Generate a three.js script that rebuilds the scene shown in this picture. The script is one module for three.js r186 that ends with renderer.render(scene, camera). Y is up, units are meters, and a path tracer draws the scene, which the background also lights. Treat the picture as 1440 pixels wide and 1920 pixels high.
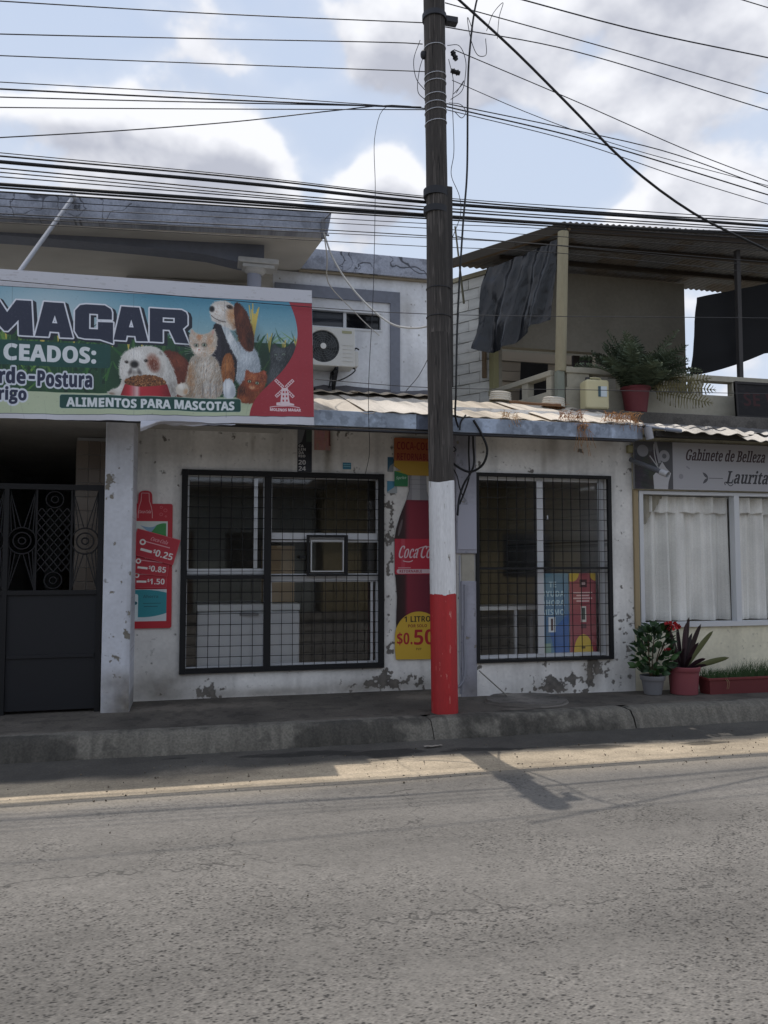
import * as THREE from 'three';
import { mergeGeometries, mergeVertices } from 'three/addons/utils/BufferGeometryUtils.js';
import { RoundedBoxGeometry } from 'three/addons/geometries/RoundedBoxGeometry.js';

// ---------------------------------------------------------------- camera, sun, exposure
const scene = new THREE.Scene();
const camera = new THREE.PerspectiveCamera(66, 0.75, 0.05, 2000);
camera.position.set(0, 1.57, 8.19);
camera.rotation.order = 'YXZ';
camera.rotation.set(THREE.MathUtils.degToRad(3.37), THREE.MathUtils.degToRad(-13.7), 0);
const renderer = new THREE.WebGLRenderer({ antialias: true });
renderer.toneMapping = THREE.LinearToneMapping;
renderer.toneMappingExposure = 1.22;
renderer.shadowMap.enabled = true;
const SUN_EL = THREE.MathUtils.degToRad(72);
const sun = new THREE.DirectionalLight(new THREE.Color(1.0, 0.93, 0.85), 2.3);
sun.position.set(-0.3, 40 * Math.sin(SUN_EL), -40 * Math.cos(SUN_EL));
sun.target.position.set(0, 0, 0);
sun.castShadow = true;
sun.shadow.mapSize.set(2048, 2048);
Object.assign(sun.shadow.camera, { left: -16, right: 18, top: 16, bottom: -16, near: 1, far: 90 });
sun.shadow.radius = 0.8;
scene.add(sun, sun.target);

// ---------------------------------------------------------------- noise
function rng(seed) { let a = seed >>> 0; return () => { a = (a + 0x6D2B79F5) | 0; let t = Math.imul(a ^ (a >>> 15), 1 | a); t = (t + Math.imul(t ^ (t >>> 7), 61 | t)) ^ t; return ((t ^ (t >>> 14)) >>> 0) / 4294967296; }; }
const TB = new Float32Array(4096), PM = new Uint16Array(8192);
{ const r = rng(7); for (let i = 0; i < 4096; i++) { TB[i] = r(); PM[i] = i; } for (let i = 4095; i > 0; i--) { const j = Math.floor(r() * (i + 1)); const t = PM[i]; PM[i] = PM[j]; PM[j] = t; } for (let i = 0; i < 4096; i++) PM[i + 4096] = PM[i]; }
function n2(x, y) {
  const xi = Math.floor(x), yi = Math.floor(y); let u = x - xi, v = y - yi; u = u * u * (3 - 2 * u); v = v * v * (3 - 2 * v);
  const a = PM[xi & 4095], b = PM[(xi + 1) & 4095], y0 = yi & 4095, y1 = (yi + 1) & 4095;
  const p = TB[PM[a + y0]], q = TB[PM[b + y0]], r = TB[PM[a + y1]], s = TB[PM[b + y1]];
  return p + (q - p) * u + (r - p + (p - q - r + s) * u) * v;
}
function n3(x, y, z) { const zi = Math.floor(z); let w = z - zi; w = w * w * (3 - 2 * w); const o = zi * 37.31, a = n2(x + o, y + zi * 17.17), b = n2(x + o + 37.31, y + zi * 17.17 + 17.17); return a + (b - a) * w; }
function fbm(x, y, o = 4) { let s = 0, a = 0.5, t = 0; for (let i = 0; i < o; i++) { s += a * n2(x, y); t += a; a *= 0.5; x = x * 2.03 + 13.7; y = y * 2.03 + 7.1; } return s / t; }
function fbm3(x, y, z, o = 5) { let s = 0, a = 0.5, t = 0; for (let i = 0; i < o; i++) { s += a * n3(x, y, z); t += a; a *= 0.54; x = x * 2.05 + 3.7; y = y * 2.05 + 7.1; z = z * 2.05 + 1.3; } return s / t; }
const sstep = (a, b, x) => { x = Math.min(1, Math.max(0, (x - a) / (b - a))); return x * x * (3 - 2 * x); };
const lerp = (a, b, t) => a + (b - a) * t;

// ---------------------------------------------------------------- sky: pale blue air with cumulus
{
  const W = 4096, H = 2048, data = new Float32Array(W * H * 4), D = Math.PI / 180;
  // clouds in the part of the sky over the street: bearing (deg from the street's axis of view), height (deg), half width, half height, amount
  const cl = [[-25, 26.2, 6, 3, 1], [-20, 26.8, 4, 3, .9], [-12, 26.8, 5, 4.2, .66], [-15.5, 24.6, 5, 2.8, .5], [-8.6, 25.6, 2.4, 2.6, .45], [-22, 23.5, 8, 2.4, .4], [.6, 26.4, 2.2, 2.3, .72], [-2.8, 25.4, 2.2, 2, .6],
    [22, 23.6, 4, 2.8, .95], [26.5, 24.6, 4.5, 3.2, .95], [18, 22.4, 2.6, 1.5, .4], [13, 32.2, 9, 3.8, .66], [5, 34.2, 5.5, 3, .5], [24, 30.2, 7, 3.4, .62], [20, 36, 11, 4.4, .55], [15, 29.4, 5, 2, .3], [-1.5, 35.5, 4, 2.4, .42], [-1.5, 32.4, 2.6, 1.6, .3], [-6, 31, 1.8, 1.1, .3],
    [-14, 34.6, 3.4, 2.2, .2], [-13, 32.8, 4.5, 1.2, .16], [-3.5, 28.8, 6, 1.8, -.3], [9, 27, 6, 3, -.4], [-22, 34.5, 6, 3.4, -.2], [-24, 30.6, 6, 1.6, -.2], [-6, 33.4, 2, 2, -.15]];
  const dens = (x, y, z, a, el) => {
    const s = 7.5, base = fbm3(x * s, y * s * 1.5, z * s, 7);
    let d = 0;
    const v = Math.exp(-Math.pow(Math.hypot(a / 36, (el - 28) / 17), 4));
    if (v > .01) for (const [ca, ce, w, h, k] of cl) { const q = Math.pow((a - ca) / w, 2) + Math.pow((el - ce) / h, 2); if (q < 6) d += k * Math.exp(-q * 1.1); }
    const wide = (fbm3(x * 1.7 + 9, y * 2.6, z * 1.7, 3) - .5) * 1.5;
    return (base - .5) * 1.5 + lerp(wide * 1.1 - .02, Math.min(d, .58) - .2, v);
  };
  const low = [0, 0, 0];
  for (let j = H / 2; j < H; j++) {
    const el = ((j + .5) / H - .5) * 180, se = Math.sin(el * D), ce = Math.cos(el * D);
    for (let i = 0; i < W; i++) {
      const phi = ((i + .5) / W - .5) * 2 * Math.PI, x = ce * Math.cos(phi), z = ce * Math.sin(phi), y = se;
      let a = phi / D + 76.3; if (a > 180) a -= 360;
      let r = lerp(.47, .24, sstep(5, 80, el)), g = lerp(.57, .37, sstep(5, 80, el)), b = lerp(.72, .66, sstep(5, 80, el)); const veil = .2 + .22 * fbm3(x * 2.2 + 5, y * 7, z * 2.2, 4); r = lerp(r, .62, veil); g = lerp(g, .65, veil); b = lerp(b, .72, veil);
      const toSun = y * Math.sin(SUN_EL) - z * Math.cos(SUN_EL), gl = Math.pow(Math.max(0, toSun), 24) * .5; r += gl; g += gl * .97; b += gl * .9;
      const d = dens(x, y, z, a, el), c = sstep(-.03, .16, d) * .78 + sstep(-.34, .1, d) * .22;
      if (c > .002) {
        // light from above: thinner above means a bright top, thick above means a grey base
        const e2 = (el + 1.5) * D, x2 = Math.cos(e2) * Math.cos(phi), z2 = Math.cos(e2) * Math.sin(phi), y2 = Math.sin(e2);
        const d2 = dens(x2, y2, z2, a, el + 1.5);
        let t = Math.min(1, Math.max(0, .66 + (d - d2) * 1.3 - Math.max(0, d2 - .12) * 1.1));
        const far = 1 - sstep(30, 60, el) * .12; t *= far;
        r = lerp(r, lerp(.43, .80, t) + gl, c); g = lerp(g, lerp(.45, .81, t) + gl, c); b = lerp(b, lerp(.52, .85, t) + gl * .9, c);
      }
      const h = 1 - sstep(0, 12, el); r = lerp(r, .62, h * .6); g = lerp(g, .68, h * .6); b = lerp(b, .76, h * .6);
      const k = (j * W + i) * 4; data[k] = r; data[k + 1] = g; data[k + 2] = b; data[k + 3] = 1;
      if (j === H / 2) { low[0] += r / W; low[1] += g / W; low[2] += b / W; }
    }
  }
  for (let k = 0; k < W * H / 2; k++) { data[k * 4] = low[0] * .4; data[k * 4 + 1] = low[1] * .38; data[k * 4 + 2] = low[2] * .34; data[k * 4 + 3] = 1; }
  const sky = new THREE.DataTexture(data, W, H, THREE.RGBAFormat, THREE.FloatType);
  sky.mapping = THREE.EquirectangularReflectionMapping; sky.magFilter = THREE.LinearFilter; sky.minFilter = THREE.LinearFilter; sky.needsUpdate = true;
  scene.background = sky; scene.environment = sky;
}

// ---------------------------------------------------------------- helpers
const used = {};
function numbered(n) { const k = used[n] = (used[n] ?? -1) + 1; return k ? `${n}_${String(k).padStart(3, '0')}` : n; }
function tag(o, label, category, group, kind) { o.userData.label = label; if (category) o.userData.category = category; if (group) o.userData.group = group; if (kind) o.userData.kind = kind; return o; }
function thing(name, label, category, [x, y, z] = [0, 0, 0], turn = 0, group) { const o = new THREE.Group(); o.name = numbered(name); o.position.set(x, y, z); o.rotation.y = turn; scene.add(o); return tag(o, label, category, group); }
function P(parent, name, geo, mat, label) { const m = new THREE.Mesh(geo, mat); m.name = parent === scene ? numbered(name) : name; m.castShadow = m.receiveShadow = true; parent.add(m); if (label) m.userData.label = label; return m; }
function S(name, geo, mat, label) { const m = P(scene, name, geo, mat); tag(m, label, null, null, 'structure'); return m; }
// uv in metres, taken from whichever axis the face looks along
function metric(g, ox = 0, oy = 0, oz = 0) {
  if (g.index) g = g.toNonIndexed();
  const p = g.attributes.position, uv = new Float32Array(p.count * 2), A = new THREE.Vector3(), B = new THREE.Vector3(), C = new THREE.Vector3();
  for (let i = 0; i < p.count; i += 3) {
    A.fromBufferAttribute(p, i); B.fromBufferAttribute(p, i + 1); C.fromBufferAttribute(p, i + 2);
    const n = B.clone().sub(A).cross(C.clone().sub(A)), ax = Math.abs(n.x), ay = Math.abs(n.y), az = Math.abs(n.z);
    for (const [k, v] of [[i, A], [i + 1, B], [i + 2, C]]) {
      const q = az >= ax && az >= ay ? [v.x - ox, v.y - oy] : ax >= ay ? [v.z - oz, v.y - oy] : [v.x - ox, v.z - oz];
      uv[k * 2] = q[0]; uv[k * 2 + 1] = q[1];
    }
  }
  g.setAttribute('uv', new THREE.BufferAttribute(uv, 2));
  return g;
}
function box(x0, x1, y0, y1, z0, z1, r = 0) {
  const w = x1 - x0, h = y1 - y0, d = z1 - z0;
  let g = r ? new RoundedBoxGeometry(w, h, d, 2, Math.min(r, w / 2.01, h / 2.01, d / 2.01)) : new THREE.BoxGeometry(w, h, d);
  g.translate((x0 + x1) / 2, (y0 + y1) / 2, (z0 + z1) / 2);
  return metric(g);
}
const merge = (...g) => mergeGeometries(g.map((q) => (q.index ? q.toNonIndexed() : q)).map((q) => { for (const k of Object.keys(q.attributes)) if (!['position', 'normal', 'uv'].includes(k)) q.deleteAttribute(k); return q; }));
function rod(a, b, r0, r1 = r0, seg = 8) {
  const A = new THREE.Vector3(...a), B = new THREE.Vector3(...b), L = A.distanceTo(B), g = new THREE.CylinderGeometry(r1, r0, L, seg);
  g.applyQuaternion(new THREE.Quaternion().setFromUnitVectors(new THREE.Vector3(0, 1, 0), B.clone().sub(A).normalize()));
  const m = A.add(B).multiplyScalar(.5); g.translate(m.x, m.y, m.z); return g;
}
// square bar between two points
function bar(a, b, w, d = w) {
  const A = new THREE.Vector3(...a), B = new THREE.Vector3(...b), L = A.distanceTo(B), g = new THREE.BoxGeometry(w, L, d);
  g.applyQuaternion(new THREE.Quaternion().setFromUnitVectors(new THREE.Vector3(0, 1, 0), B.clone().sub(A).normalize()));
  const m = A.add(B).multiplyScalar(.5); g.translate(m.x, m.y, m.z); return g;
}
function tube(pts, r, seg = 24, rad = 6, closed = false) { return new THREE.TubeGeometry(new THREE.CatmullRomCurve3(pts.map((p) => new THREE.Vector3(...p)), closed, 'centripetal'), seg, r, rad, closed); }
function wallShape(outline, holes, z0, z1) {
  const s = new THREE.Shape(outline.map(([x, y]) => new THREE.Vector2(x, y)));
  for (const [x0, x1, y0, y1] of holes) s.holes.push(new THREE.Path([[x0, y0], [x0, y1], [x1, y1], [x1, y0]].map(([x, y]) => new THREE.Vector2(x, y))));
  const g = new THREE.ExtrudeGeometry(s, { depth: z1 - z0, bevelEnabled: false }); g.translate(0, 0, z0); return metric(g);
}
// a grid surface f(u, v) -> [x, y, z] with a second skin `thick` behind it along its normal
function sheet(nu, nv, f, thick = 0, uvf = null) {
  const make = (off) => {
    const g = new THREE.PlaneGeometry(1, 1, nu, nv), p = g.attributes.position, uv = g.attributes.uv;
    for (let i = 0; i < p.count; i++) { const u = uv.getX(i), v = uv.getY(i), q = f(u, v); p.setXYZ(i, ...q); if (uvf) { const t = uvf(u, v, q); uv.setXY(i, t[0], t[1]); } }
    g.computeVertexNormals();
    if (off) { const n = g.attributes.normal; for (let i = 0; i < p.count; i++) p.setXYZ(i, p.getX(i) - n.getX(i) * off, p.getY(i) - n.getY(i) * off, p.getZ(i) - n.getZ(i) * off); const ix = g.index.array; for (let i = 0; i < ix.length; i += 3) { const t = ix[i]; ix[i] = ix[i + 1]; ix[i + 1] = t; } g.computeVertexNormals(); }
    return g;
  };
  if (!thick) return make(0);
  // rim between the two skins
  const a = make(0), b = make(thick), pa = a.attributes.position, pb = b.attributes.position, ua = a.attributes.uv, ring = [];
  for (let i = 0; i <= nu; i++) ring.push(i); for (let j = 1; j <= nv; j++) ring.push(j * (nu + 1) + nu); for (let i = nu - 1; i >= 0; i--) ring.push(nv * (nu + 1) + i); for (let j = nv - 1; j > 0; j--) ring.push(j * (nu + 1));
  const V = [], U = []; const put = (p, i) => { V.push(p.getX(i), p.getY(i), p.getZ(i)); U.push(ua.getX(i), ua.getY(i)); };
  for (let k = 0; k < ring.length; k++) { const i = ring[k], j = ring[(k + 1) % ring.length]; put(pa, i); put(pa, j); put(pb, j); put(pa, i); put(pb, j); put(pb, i); }
  const rim = new THREE.BufferGeometry(); rim.setAttribute('position', new THREE.Float32BufferAttribute(V, 3)); rim.setAttribute('uv', new THREE.Float32BufferAttribute(U, 2)); rim.computeVertexNormals();
  return merge(a, b, rim);
}
function roughen(g, amp, freq, seed = 0) { // pushes a welded surface about by noise
  g = mergeVertices(g.index ? g : g, 1e-4); const p = g.attributes.position;
  for (let i = 0; i < p.count; i++) { const x = p.getX(i), y = p.getY(i), z = p.getZ(i), k = freq; p.setXYZ(i, x + (fbm3(x * k + seed, y * k, z * k, 3) - .5) * amp, y + (fbm3(x * k, y * k + seed + 50, z * k, 3) - .5) * amp, z + (fbm3(x * k, y * k, z * k + seed + 90, 3) - .5) * amp); }
  g.computeVertexNormals(); return g;
}
function texOf(t, wrap, srgb) { t.wrapS = t.wrapT = wrap; t.magFilter = THREE.LinearFilter; t.minFilter = THREE.LinearMipmapLinearFilter; t.generateMipmaps = true; if (srgb) t.colorSpace = THREE.SRGBColorSpace; t.needsUpdate = true; return t; }
// computed pair: fn(x, y in metres, out) sets out[0..2] sRGB 0-255 and out[3] height 0-255
function pair(wm, hm, ppm, fn, wrap = THREE.RepeatWrapping) {
  const W = Math.min(2048, Math.round(wm * ppm)), H = Math.min(2048, Math.round(hm * ppm)), a = new Uint8Array(W * H * 4), b = new Uint8Array(W * H * 4), o = [0, 0, 0, 128];
  for (let j = 0; j < H; j++) for (let i = 0; i < W; i++) { fn((i + .5) / W * wm, (j + .5) / H * hm, o); const k = (j * W + i) * 4; for (let c = 0; c < 3; c++) { a[k + c] = Math.max(0, Math.min(255, o[c])); b[k + c] = Math.max(0, Math.min(255, o[3])); } a[k + 3] = b[k + 3] = 255; }
  const map = texOf(new THREE.DataTexture(a, W, H), wrap, true), bump = texOf(new THREE.DataTexture(b, W, H), wrap, false);
  for (const t of [map, bump]) t.repeat.set(1 / wm, 1 / hm);
  return { map, bumpMap: bump };
}
function at0(t, x, y) { t.map.offset.set(-x * t.map.repeat.x, -y * t.map.repeat.y); t.bumpMap.offset.copy(t.map.offset); return t; }
function canvas(w, h, draw) { const c = document.createElement('canvas'); c.width = w; c.height = h; const g = c.getContext('2d'); draw(g, w, h); return texOf(new THREE.CanvasTexture(c), THREE.ClampToEdgeWrapping, true); }
const M = (color, roughness = .8, o = {}) => new THREE.MeshStandardMaterial({ color, roughness, ...o });
const MP = (color, roughness = .8, o = {}) => new THREE.MeshPhysicalMaterial({ color, roughness, ...o });

// ---------------------------------------------------------------- surfaces
// weathered paint over grey plaster: chips [x, y, half width, half height, amount] in metres, stains likewise
function paint(wm, hm, ppm, base, under, seed, chips = [], stains = [], opt = {}) {
  const { chip = .5, streak = 1, blot = 1 } = opt;
  return pair(wm, hm, ppm, (x, y, o) => {
    const f = fbm(x * 40 + seed, y * 40, 2), m = fbm(x * 1.7 + seed, y * 1.7 + 5, 4), s = fbm(x * 9 + seed * 3, y * .9, 4), p = fbm(x * 7 + seed, y * 7 + 11, 5), q = fbm(x * 22 + 31, y * 22 + seed, 4);
    let c = 0; for (const [cx, cy, w, h, k] of chips) { const e = Math.pow((x - cx) / w, 2) + Math.pow((y - cy) / h, 2); if (e < 4) c += k * Math.exp(-e * .9); }
    let st = 0; for (const [cx, cy, w, h, k] of stains) { const e = Math.pow((x - cx) / w, 2) + Math.pow((y - cy) / h, 2); if (e < 4) st += k * Math.exp(-e) * (.45 + p * 1.1); }
    const worn = c + (p - .5) * 1.0 + (q - .5) * 1.65, bare = sstep(chip, chip + .05, worn), rim = sstep(chip - .09, chip, worn) * (1 - bare);
    const dirt = (1 - (m - .42) * .3 * blot) * (1 - Math.max(0, s - .5) * .34 * streak) * (1 + (f - .5) * .07) * (1 - rim * .16);
    const speck = q > .77 ? .9 : 1;
    for (let k = 0; k < 3; k++) { let v = lerp(base[k] * dirt * speck, under[k] * (.75 + q * .5), bare); v = lerp(v, [104, 96, 84][k] * (.6 + q * .6), Math.min(.85, st * .8)); o[k] = v; }
    o[3] = 140 + (f - .5) * 26 + (m - .5) * 40 - bare * 90 + rim * 22;
  }, THREE.ClampToEdgeWrapping);
}
const tPlain = pair(3, 3, 128, (x, y, o) => { const f = fbm(x * 30, y * 30, 3), m = fbm(x * 2, y * 2, 4); const v = 1 + (f - .5) * .09 + (m - .5) * .16; o[0] = 214 * v; o[1] = 214 * v; o[2] = 212 * v; o[3] = 128 + (f - .5) * 60; }, THREE.MirroredRepeatWrapping);
const plaster = (color, o = {}) => M(color, .92, { ...tPlain, bumpScale: .002, ...o });
const tGrey = pair(2.4, 2.4, 200, (x, y, o) => { // blue-grey fascia paint, mottled
  const f = fbm(x * 60, y * 60, 2), m = fbm(x * 4, y * 4 + 3, 5), g = fbm(x * 14 + 9, y * 14, 4), v = .9 + (m - .5) * .42 + (f - .5) * .12 - sstep(.6, .68, g) * .12 + sstep(.63, .7, m) * .12;
  o[0] = 164 * v; o[1] = 176 * v; o[2] = 192 * v; o[3] = 128 + (f - .5) * 50 + (m - .5) * 40; }, THREE.MirroredRepeatWrapping);
const tConc = pair(3, 3, 220, (x, y, o) => { // trodden concrete
  const f = fbm(x * 90, y * 90, 2), m = fbm(x * 2.2, y * 2.2, 5), g = fbm(x * 11 + 4, y * 11, 4), v = 1 + (f - .5) * .22 + (m - .5) * .55 - sstep(.58, .66, g) * .14 + sstep(.66, .72, m) * .12;
  o[0] = 98 * v; o[1] = 94 * v; o[2] = 89 * v; o[3] = 128 + (f - .5) * 90 + (g - .5) * 60; }, THREE.MirroredRepeatWrapping);
const mSlabGrey = M(0xffffff, .9, { ...tGrey, bumpScale: .003 });
const mConc = M(0xffffff, .95, { ...tConc, bumpScale: .004 });
const mWhiteAlu = M(0xc9ccd0, .45, { metalness: .1 });
const mAlu = M(0xb9bcc0, .35, { metalness: .6 });
const mBlackSteel = M(0x0d0e12, .75);
const mDark = M(0x1a1a1c, .9);
const mGlass = MP(0xffffff, .03, { transmission: 1, thickness: 0, ior: 1.5 });
const mRubber = M(0x0d0e11, .6);
const mWireGrey = M(0x23252b, .6);
const mWood = M(0x6b5a45, .9);

// ---------------------------------------------------------------- ground, road, gutter, kerb, pavement
S('ground', metric(new THREE.PlaneGeometry(600, 600, 1, 1).rotateX(-Math.PI / 2).translate(0, -.06, 0)), M(0x6d665c, 1), 'bare earth ground under the street');
{
  // cracks across the asphalt, as lines in metres
  const cracks = [[[-2.2, 4.12], [-.86, 4.03], [-.51, 3.99], [-.13, 4.03], [.26, 4.02], [.37, 3.97]], [[.4, 3.35], [.26, 3.58], [.22, 3.78], [.3, 3.91], [.45, 4.06], [.65, 4.16]], [[1.38, 2.99], [1.38, 3.31], [1.32, 3.57], [1.24, 3.68]], [[.43, 4.85], [.64, 4.81], [.92, 4.82], [1.21, 4.82], [1.4, 4.83], [1.61, 4.83], [1.91, 4.87], [2.21, 4.82], [2.43, 4.8], [2.57, 4.77], [2.68, 4.64], [2.77, 4.38]], [[.86, 2.82], [1.15, 3.02], [1.42, 2.96], [1.96, 2.96]], [[1.24, 4.59], [1.36, 4.76], [1.4, 4.83]], [[2.77, 4.38], [3.4, 3.9], [4.4, 3.6]]];
  const seg = []; for (const c of cracks) for (let i = 0; i < c.length - 1; i++) seg.push([...c[i], ...c[i + 1]]);
  const near = (x, z) => { let d = 9; for (const [a, b, c, e] of seg) { const dx = c - a, dz = e - b, t = Math.max(0, Math.min(1, ((x - a) * dx + (z - b) * dz) / (dx * dx + dz * dz))), q = Math.hypot(x - a - dx * t, z - b - dz * t); if (q < d) d = q; } return d; };
  const CW = 400, CH = 200, cd = new Float32Array(CW * CH); for (let j = 0; j < CH; j++) for (let i = 0; i < CW; i++) cd[j * CW + i] = near(-2.5 + (i + .5) * 8 / CW, 2.66 + (j + .5) * 4 / CH);
  const road = pair(8, 4, 512, (u, v, o) => {
    const x = u - 2.5, z = 2.66 + v;
    const a = n2(u * 128, v * 210), b = n2(u * 92 + 40, v * 130), e = n2(u * 60 + 9, v * 84 + 71), c = fbm(u * 28, v * 28 + 9, 3), m = fbm(u * 1.1, v * 1.6 + 2, 4), w = fbm(u * .45 + 7, v * 2.4, 4), cov = fbm(u * 3.4 + 3, v * 3.4, 5);
    const stone = a * .52 + b * .36 + e * .12, worn = sstep(.36, .66, cov + (m - .5) * .5 - (z - 4.2) * .17);   // stones evened out in random patches, coarser and darker towards the camera
    let h = lerp(stone, .5 + (stone - .5) * .6, worn), g = lerp(.73 + stone * .44, .95 + (stone - .5) * .27, worn) * (1 + (m - .5) * .2) * (1 + (w - .5) * .26) * (.94 + c * .12);
    const pit = sstep(.34, .2, stone) * (1 - worn * .75); g *= 1 - pit * .4; h -= pit * .3;
    const ci = Math.min(CW - 1, Math.max(0, u / 8 * CW | 0)), cj = Math.min(CH - 1, Math.max(0, v / 4 * CH | 0));
    if (cd[cj * CW + ci] < .09) { const wx = x + (n2(u * 22, v * 22) - .5) * .09 + (n2(u * 70, v * 70) - .5) * .02, wz = z + (n2(u * 22 + 60, v * 22) - .5) * .09, q = near(wx, wz), lw = .0028 + .004 * n2(u * 6, v * 6 + 8), k = sstep(lw + .004, lw, q) * sstep(.2, .42, n2(u * 9 + 5, v * 9)); g *= 1 - k * .24; h -= k * .25; }
    const sand = sstep(2.95 + (m - .5) * .5, 2.66, z) * .5;
    o[0] = lerp(117 * g, 164 * (.85 + stone * .25), sand); o[1] = lerp(113.5 * g, 152 * (.85 + stone * .25), sand); o[2] = lerp(108 * g, 132 * (.85 + stone * .25), sand); o[3] = 40 + h * 170;
  }, THREE.MirroredRepeatWrapping);
  at0(road, -2.5, 2.66);
  const mRoad = M(0xffffff, .93, { ...road, bumpScale: .011 });
  const g = sheet(120, 40, (u, v) => { const x = -40 + 90 * u, z = 2.66 + (1 - v) * 7.4; return [x, .012 + .02 * Math.sin(Math.min(1, (z - 2.66) / 5) * Math.PI / 2) + (fbm(x * .8, z * .8, 2) - .5) * .012, z]; }, 0, (u, v, q) => [q[0], q[2]]);
  S('road', g, mRoad, 'worn grey asphalt street with fine cracks');
  // concrete gutter with sand, and a wet dark trail by the kerb
  const gut = pair(10, 1.1, 200, (u, v, o) => {
    const x = u - 3, z = 1.6 + v, f = n2(u * 120, v * 120), m = fbm(u * 1.6, v * 3, 4), g2 = fbm(u * 10, v * 10, 4);
    const sandy = sstep(1.98, 2.2, z + (m - .5) * .25), wet = sstep(.5, .62, fbm(u * 2.2 + 40, v * 7, 4) + .2 * Math.exp(-Math.pow((x - 1.75) / .75, 2)) - Math.abs(z - 1.8 - (x - 1.07) * .12) * 2.2 + .02);
    let r = lerp(80, 172, sandy), gg = lerp(77, 158, sandy), b = lerp(72, 136, sandy); const k = (.86 + f * .2) * (.82 + m * .36) * (.92 + g2 * .16) * (1 - wet * .4);
    o[0] = r * k; o[1] = gg * k; o[2] = b * k; o[3] = 90 + f * 60 + g2 * 60;
  }, THREE.MirroredRepeatWrapping);
  at0(gut, -3, 1.6);
  S('gutter', sheet(160, 14, (u, v) => { const x = -40 + 90 * u, z = 1.52 + (1 - v) * 1.145; return [x, .004 + (z > 2.62 ? .004 : 0) + (fbm(x * 1.3, z * 2, 3) - .5) * .014 - .012 * Math.sin(Math.max(0, z - 1.55) * 2.8), z]; }, 0, (u, v, q) => [q[0], q[2]]), M(0xffffff, .9, { ...gut, bumpScale: .005 }), 'sandy concrete gutter between kerb and asphalt');
}
{
  // cast kerb with a worn, rounded nose, in three lengths with open cracks between
  const tK = pair(6, 1, 200, (x, y, o) => { const f = n2(x * 100, y * 100), s = fbm(x * 26, y * 2.4, 4), m = fbm(x * 1.5 + 3, y * 2, 4), g = fbm(x * 8, y * 8, 4), moss = sstep(.46, .7, m + (g - .5) * .7);
    const k = (.8 + f * .22) * (.86 + s * .3) * (1 - moss * .34); o[0] = 118 * k; o[1] = 114 * k; o[2] = 105 * k; o[3] = 90 + f * 60 + s * 70; }, THREE.MirroredRepeatWrapping);
  const mK = M(0xffffff, .95, { ...tK, bumpScale: .006 });
  const prof = [[1.28, .166], [1.36, .171], [1.42, .172], [1.455, .168], [1.485, .155], [1.505, .13], [1.53, .09], [1.555, .045], [1.575, .0], [1.59, -.06]];
  let L = 0; const len = prof.map((p, i) => (L += i ? Math.hypot(p[0] - prof[i - 1][0], p[1] - prof[i - 1][1]) : 0));
  for (const [x0, x1] of [[-40, 2.055], [2.062, 4.005], [4.018, 50]]) {
    const n = Math.min(700, Math.round((x1 - x0) / .05));
    S('kerb', sheet(n, 9, (u, v) => { const x = lerp(x0, x1, u), i = Math.round((1 - v) * 9), [z, y] = prof[i], e = i > 1 ? 1 : .3, end = Math.min(x - x0, x1 - x), ch = Math.max(0, .03 - end) * .5; return [x, y + (fbm(x * 9, i * 1.1, 4) - .5) * .022 * e - ch * (y > .1 ? 1 : 0), z + (fbm(x * 7, i * .9 + 30, 4) - .5) * .04 * e]; }, 0, (u, v, q) => [q[0], .15 + (.5 - len[Math.round((1 - v) * 9)] + .15)]), mK, 'worn rounded concrete kerb with cracks');
  }
  const walkY = (x, z) => lerp(.17 - .012 * Math.min(4, Math.max(0, x - 2.6)), .168, sstep(.3, 1.3, z));
  S('pavement', sheet(200, 24, (u, v) => { const x = -40 + 90 * u, z = -.2 + (1 - v) * 1.5; return [x, walkY(x, z) + (fbm(x * 3, z * 3, 3) - .5) * .008, z]; }, 0, (u, v, q) => [q[0], q[2]]), M(0xdedad4, .95, { ...tConc, bumpScale: .004 }), 'grey concrete pavement in front of the shops');
}
// far side of the street, mirrored faintly in the shop glass
S('far_pavement', box(-40, 50, -.05, .15, 10.06, 12.4), mConc, 'concrete pavement on the far side of the street');

// ---------------------------------------------------------------- the shop
const mCorr = (tone) => M(tone, .88, { ...tRoof, bumpScale: .003 });
const tRoof = pair(2, 2, 200, (x, y, o) => { const f = n2(x * 90, y * 90), m = fbm(x * 2.4, y * 1.2, 5), s = fbm(x * 12, y * 1.1 + 4, 4), k = (.92 + f * .1) * (.9 + m * .2) * (1 - Math.max(0, s - .56) * .8); o[0] = 212 * k; o[1] = 204 * k; o[2] = 192 * k; o[3] = 110 + f * 50; }, THREE.MirroredRepeatWrapping);
function corrugated(x0, x1, zf, yf, zb, yb, pitch, amp, seed, ragged = 0) {
  const n = Math.round((x1 - x0) / pitch * 8);
  return sheet(n, 10, (u, v) => { const x = lerp(x0, x1, u), e = ragged ? (fbm(x * 3 + seed, 2, 3) - .5) * ragged : 0, z = lerp(zf + e, zb, v), y = lerp(yf, yb, v) + Math.sin((x - x0) / pitch * 2 * Math.PI) * amp + amp + (fbm(x * 1.4 + seed, z * 1.4, 2) - .5) * .018; return [x, y, z]; }, .005, (u, v, q) => [q[0], q[2]]);
}
const shop = thing('corner_shop', 'low white shop with peeling paint, two barred windows and a blue-grey eaves board', 'building');
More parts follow.
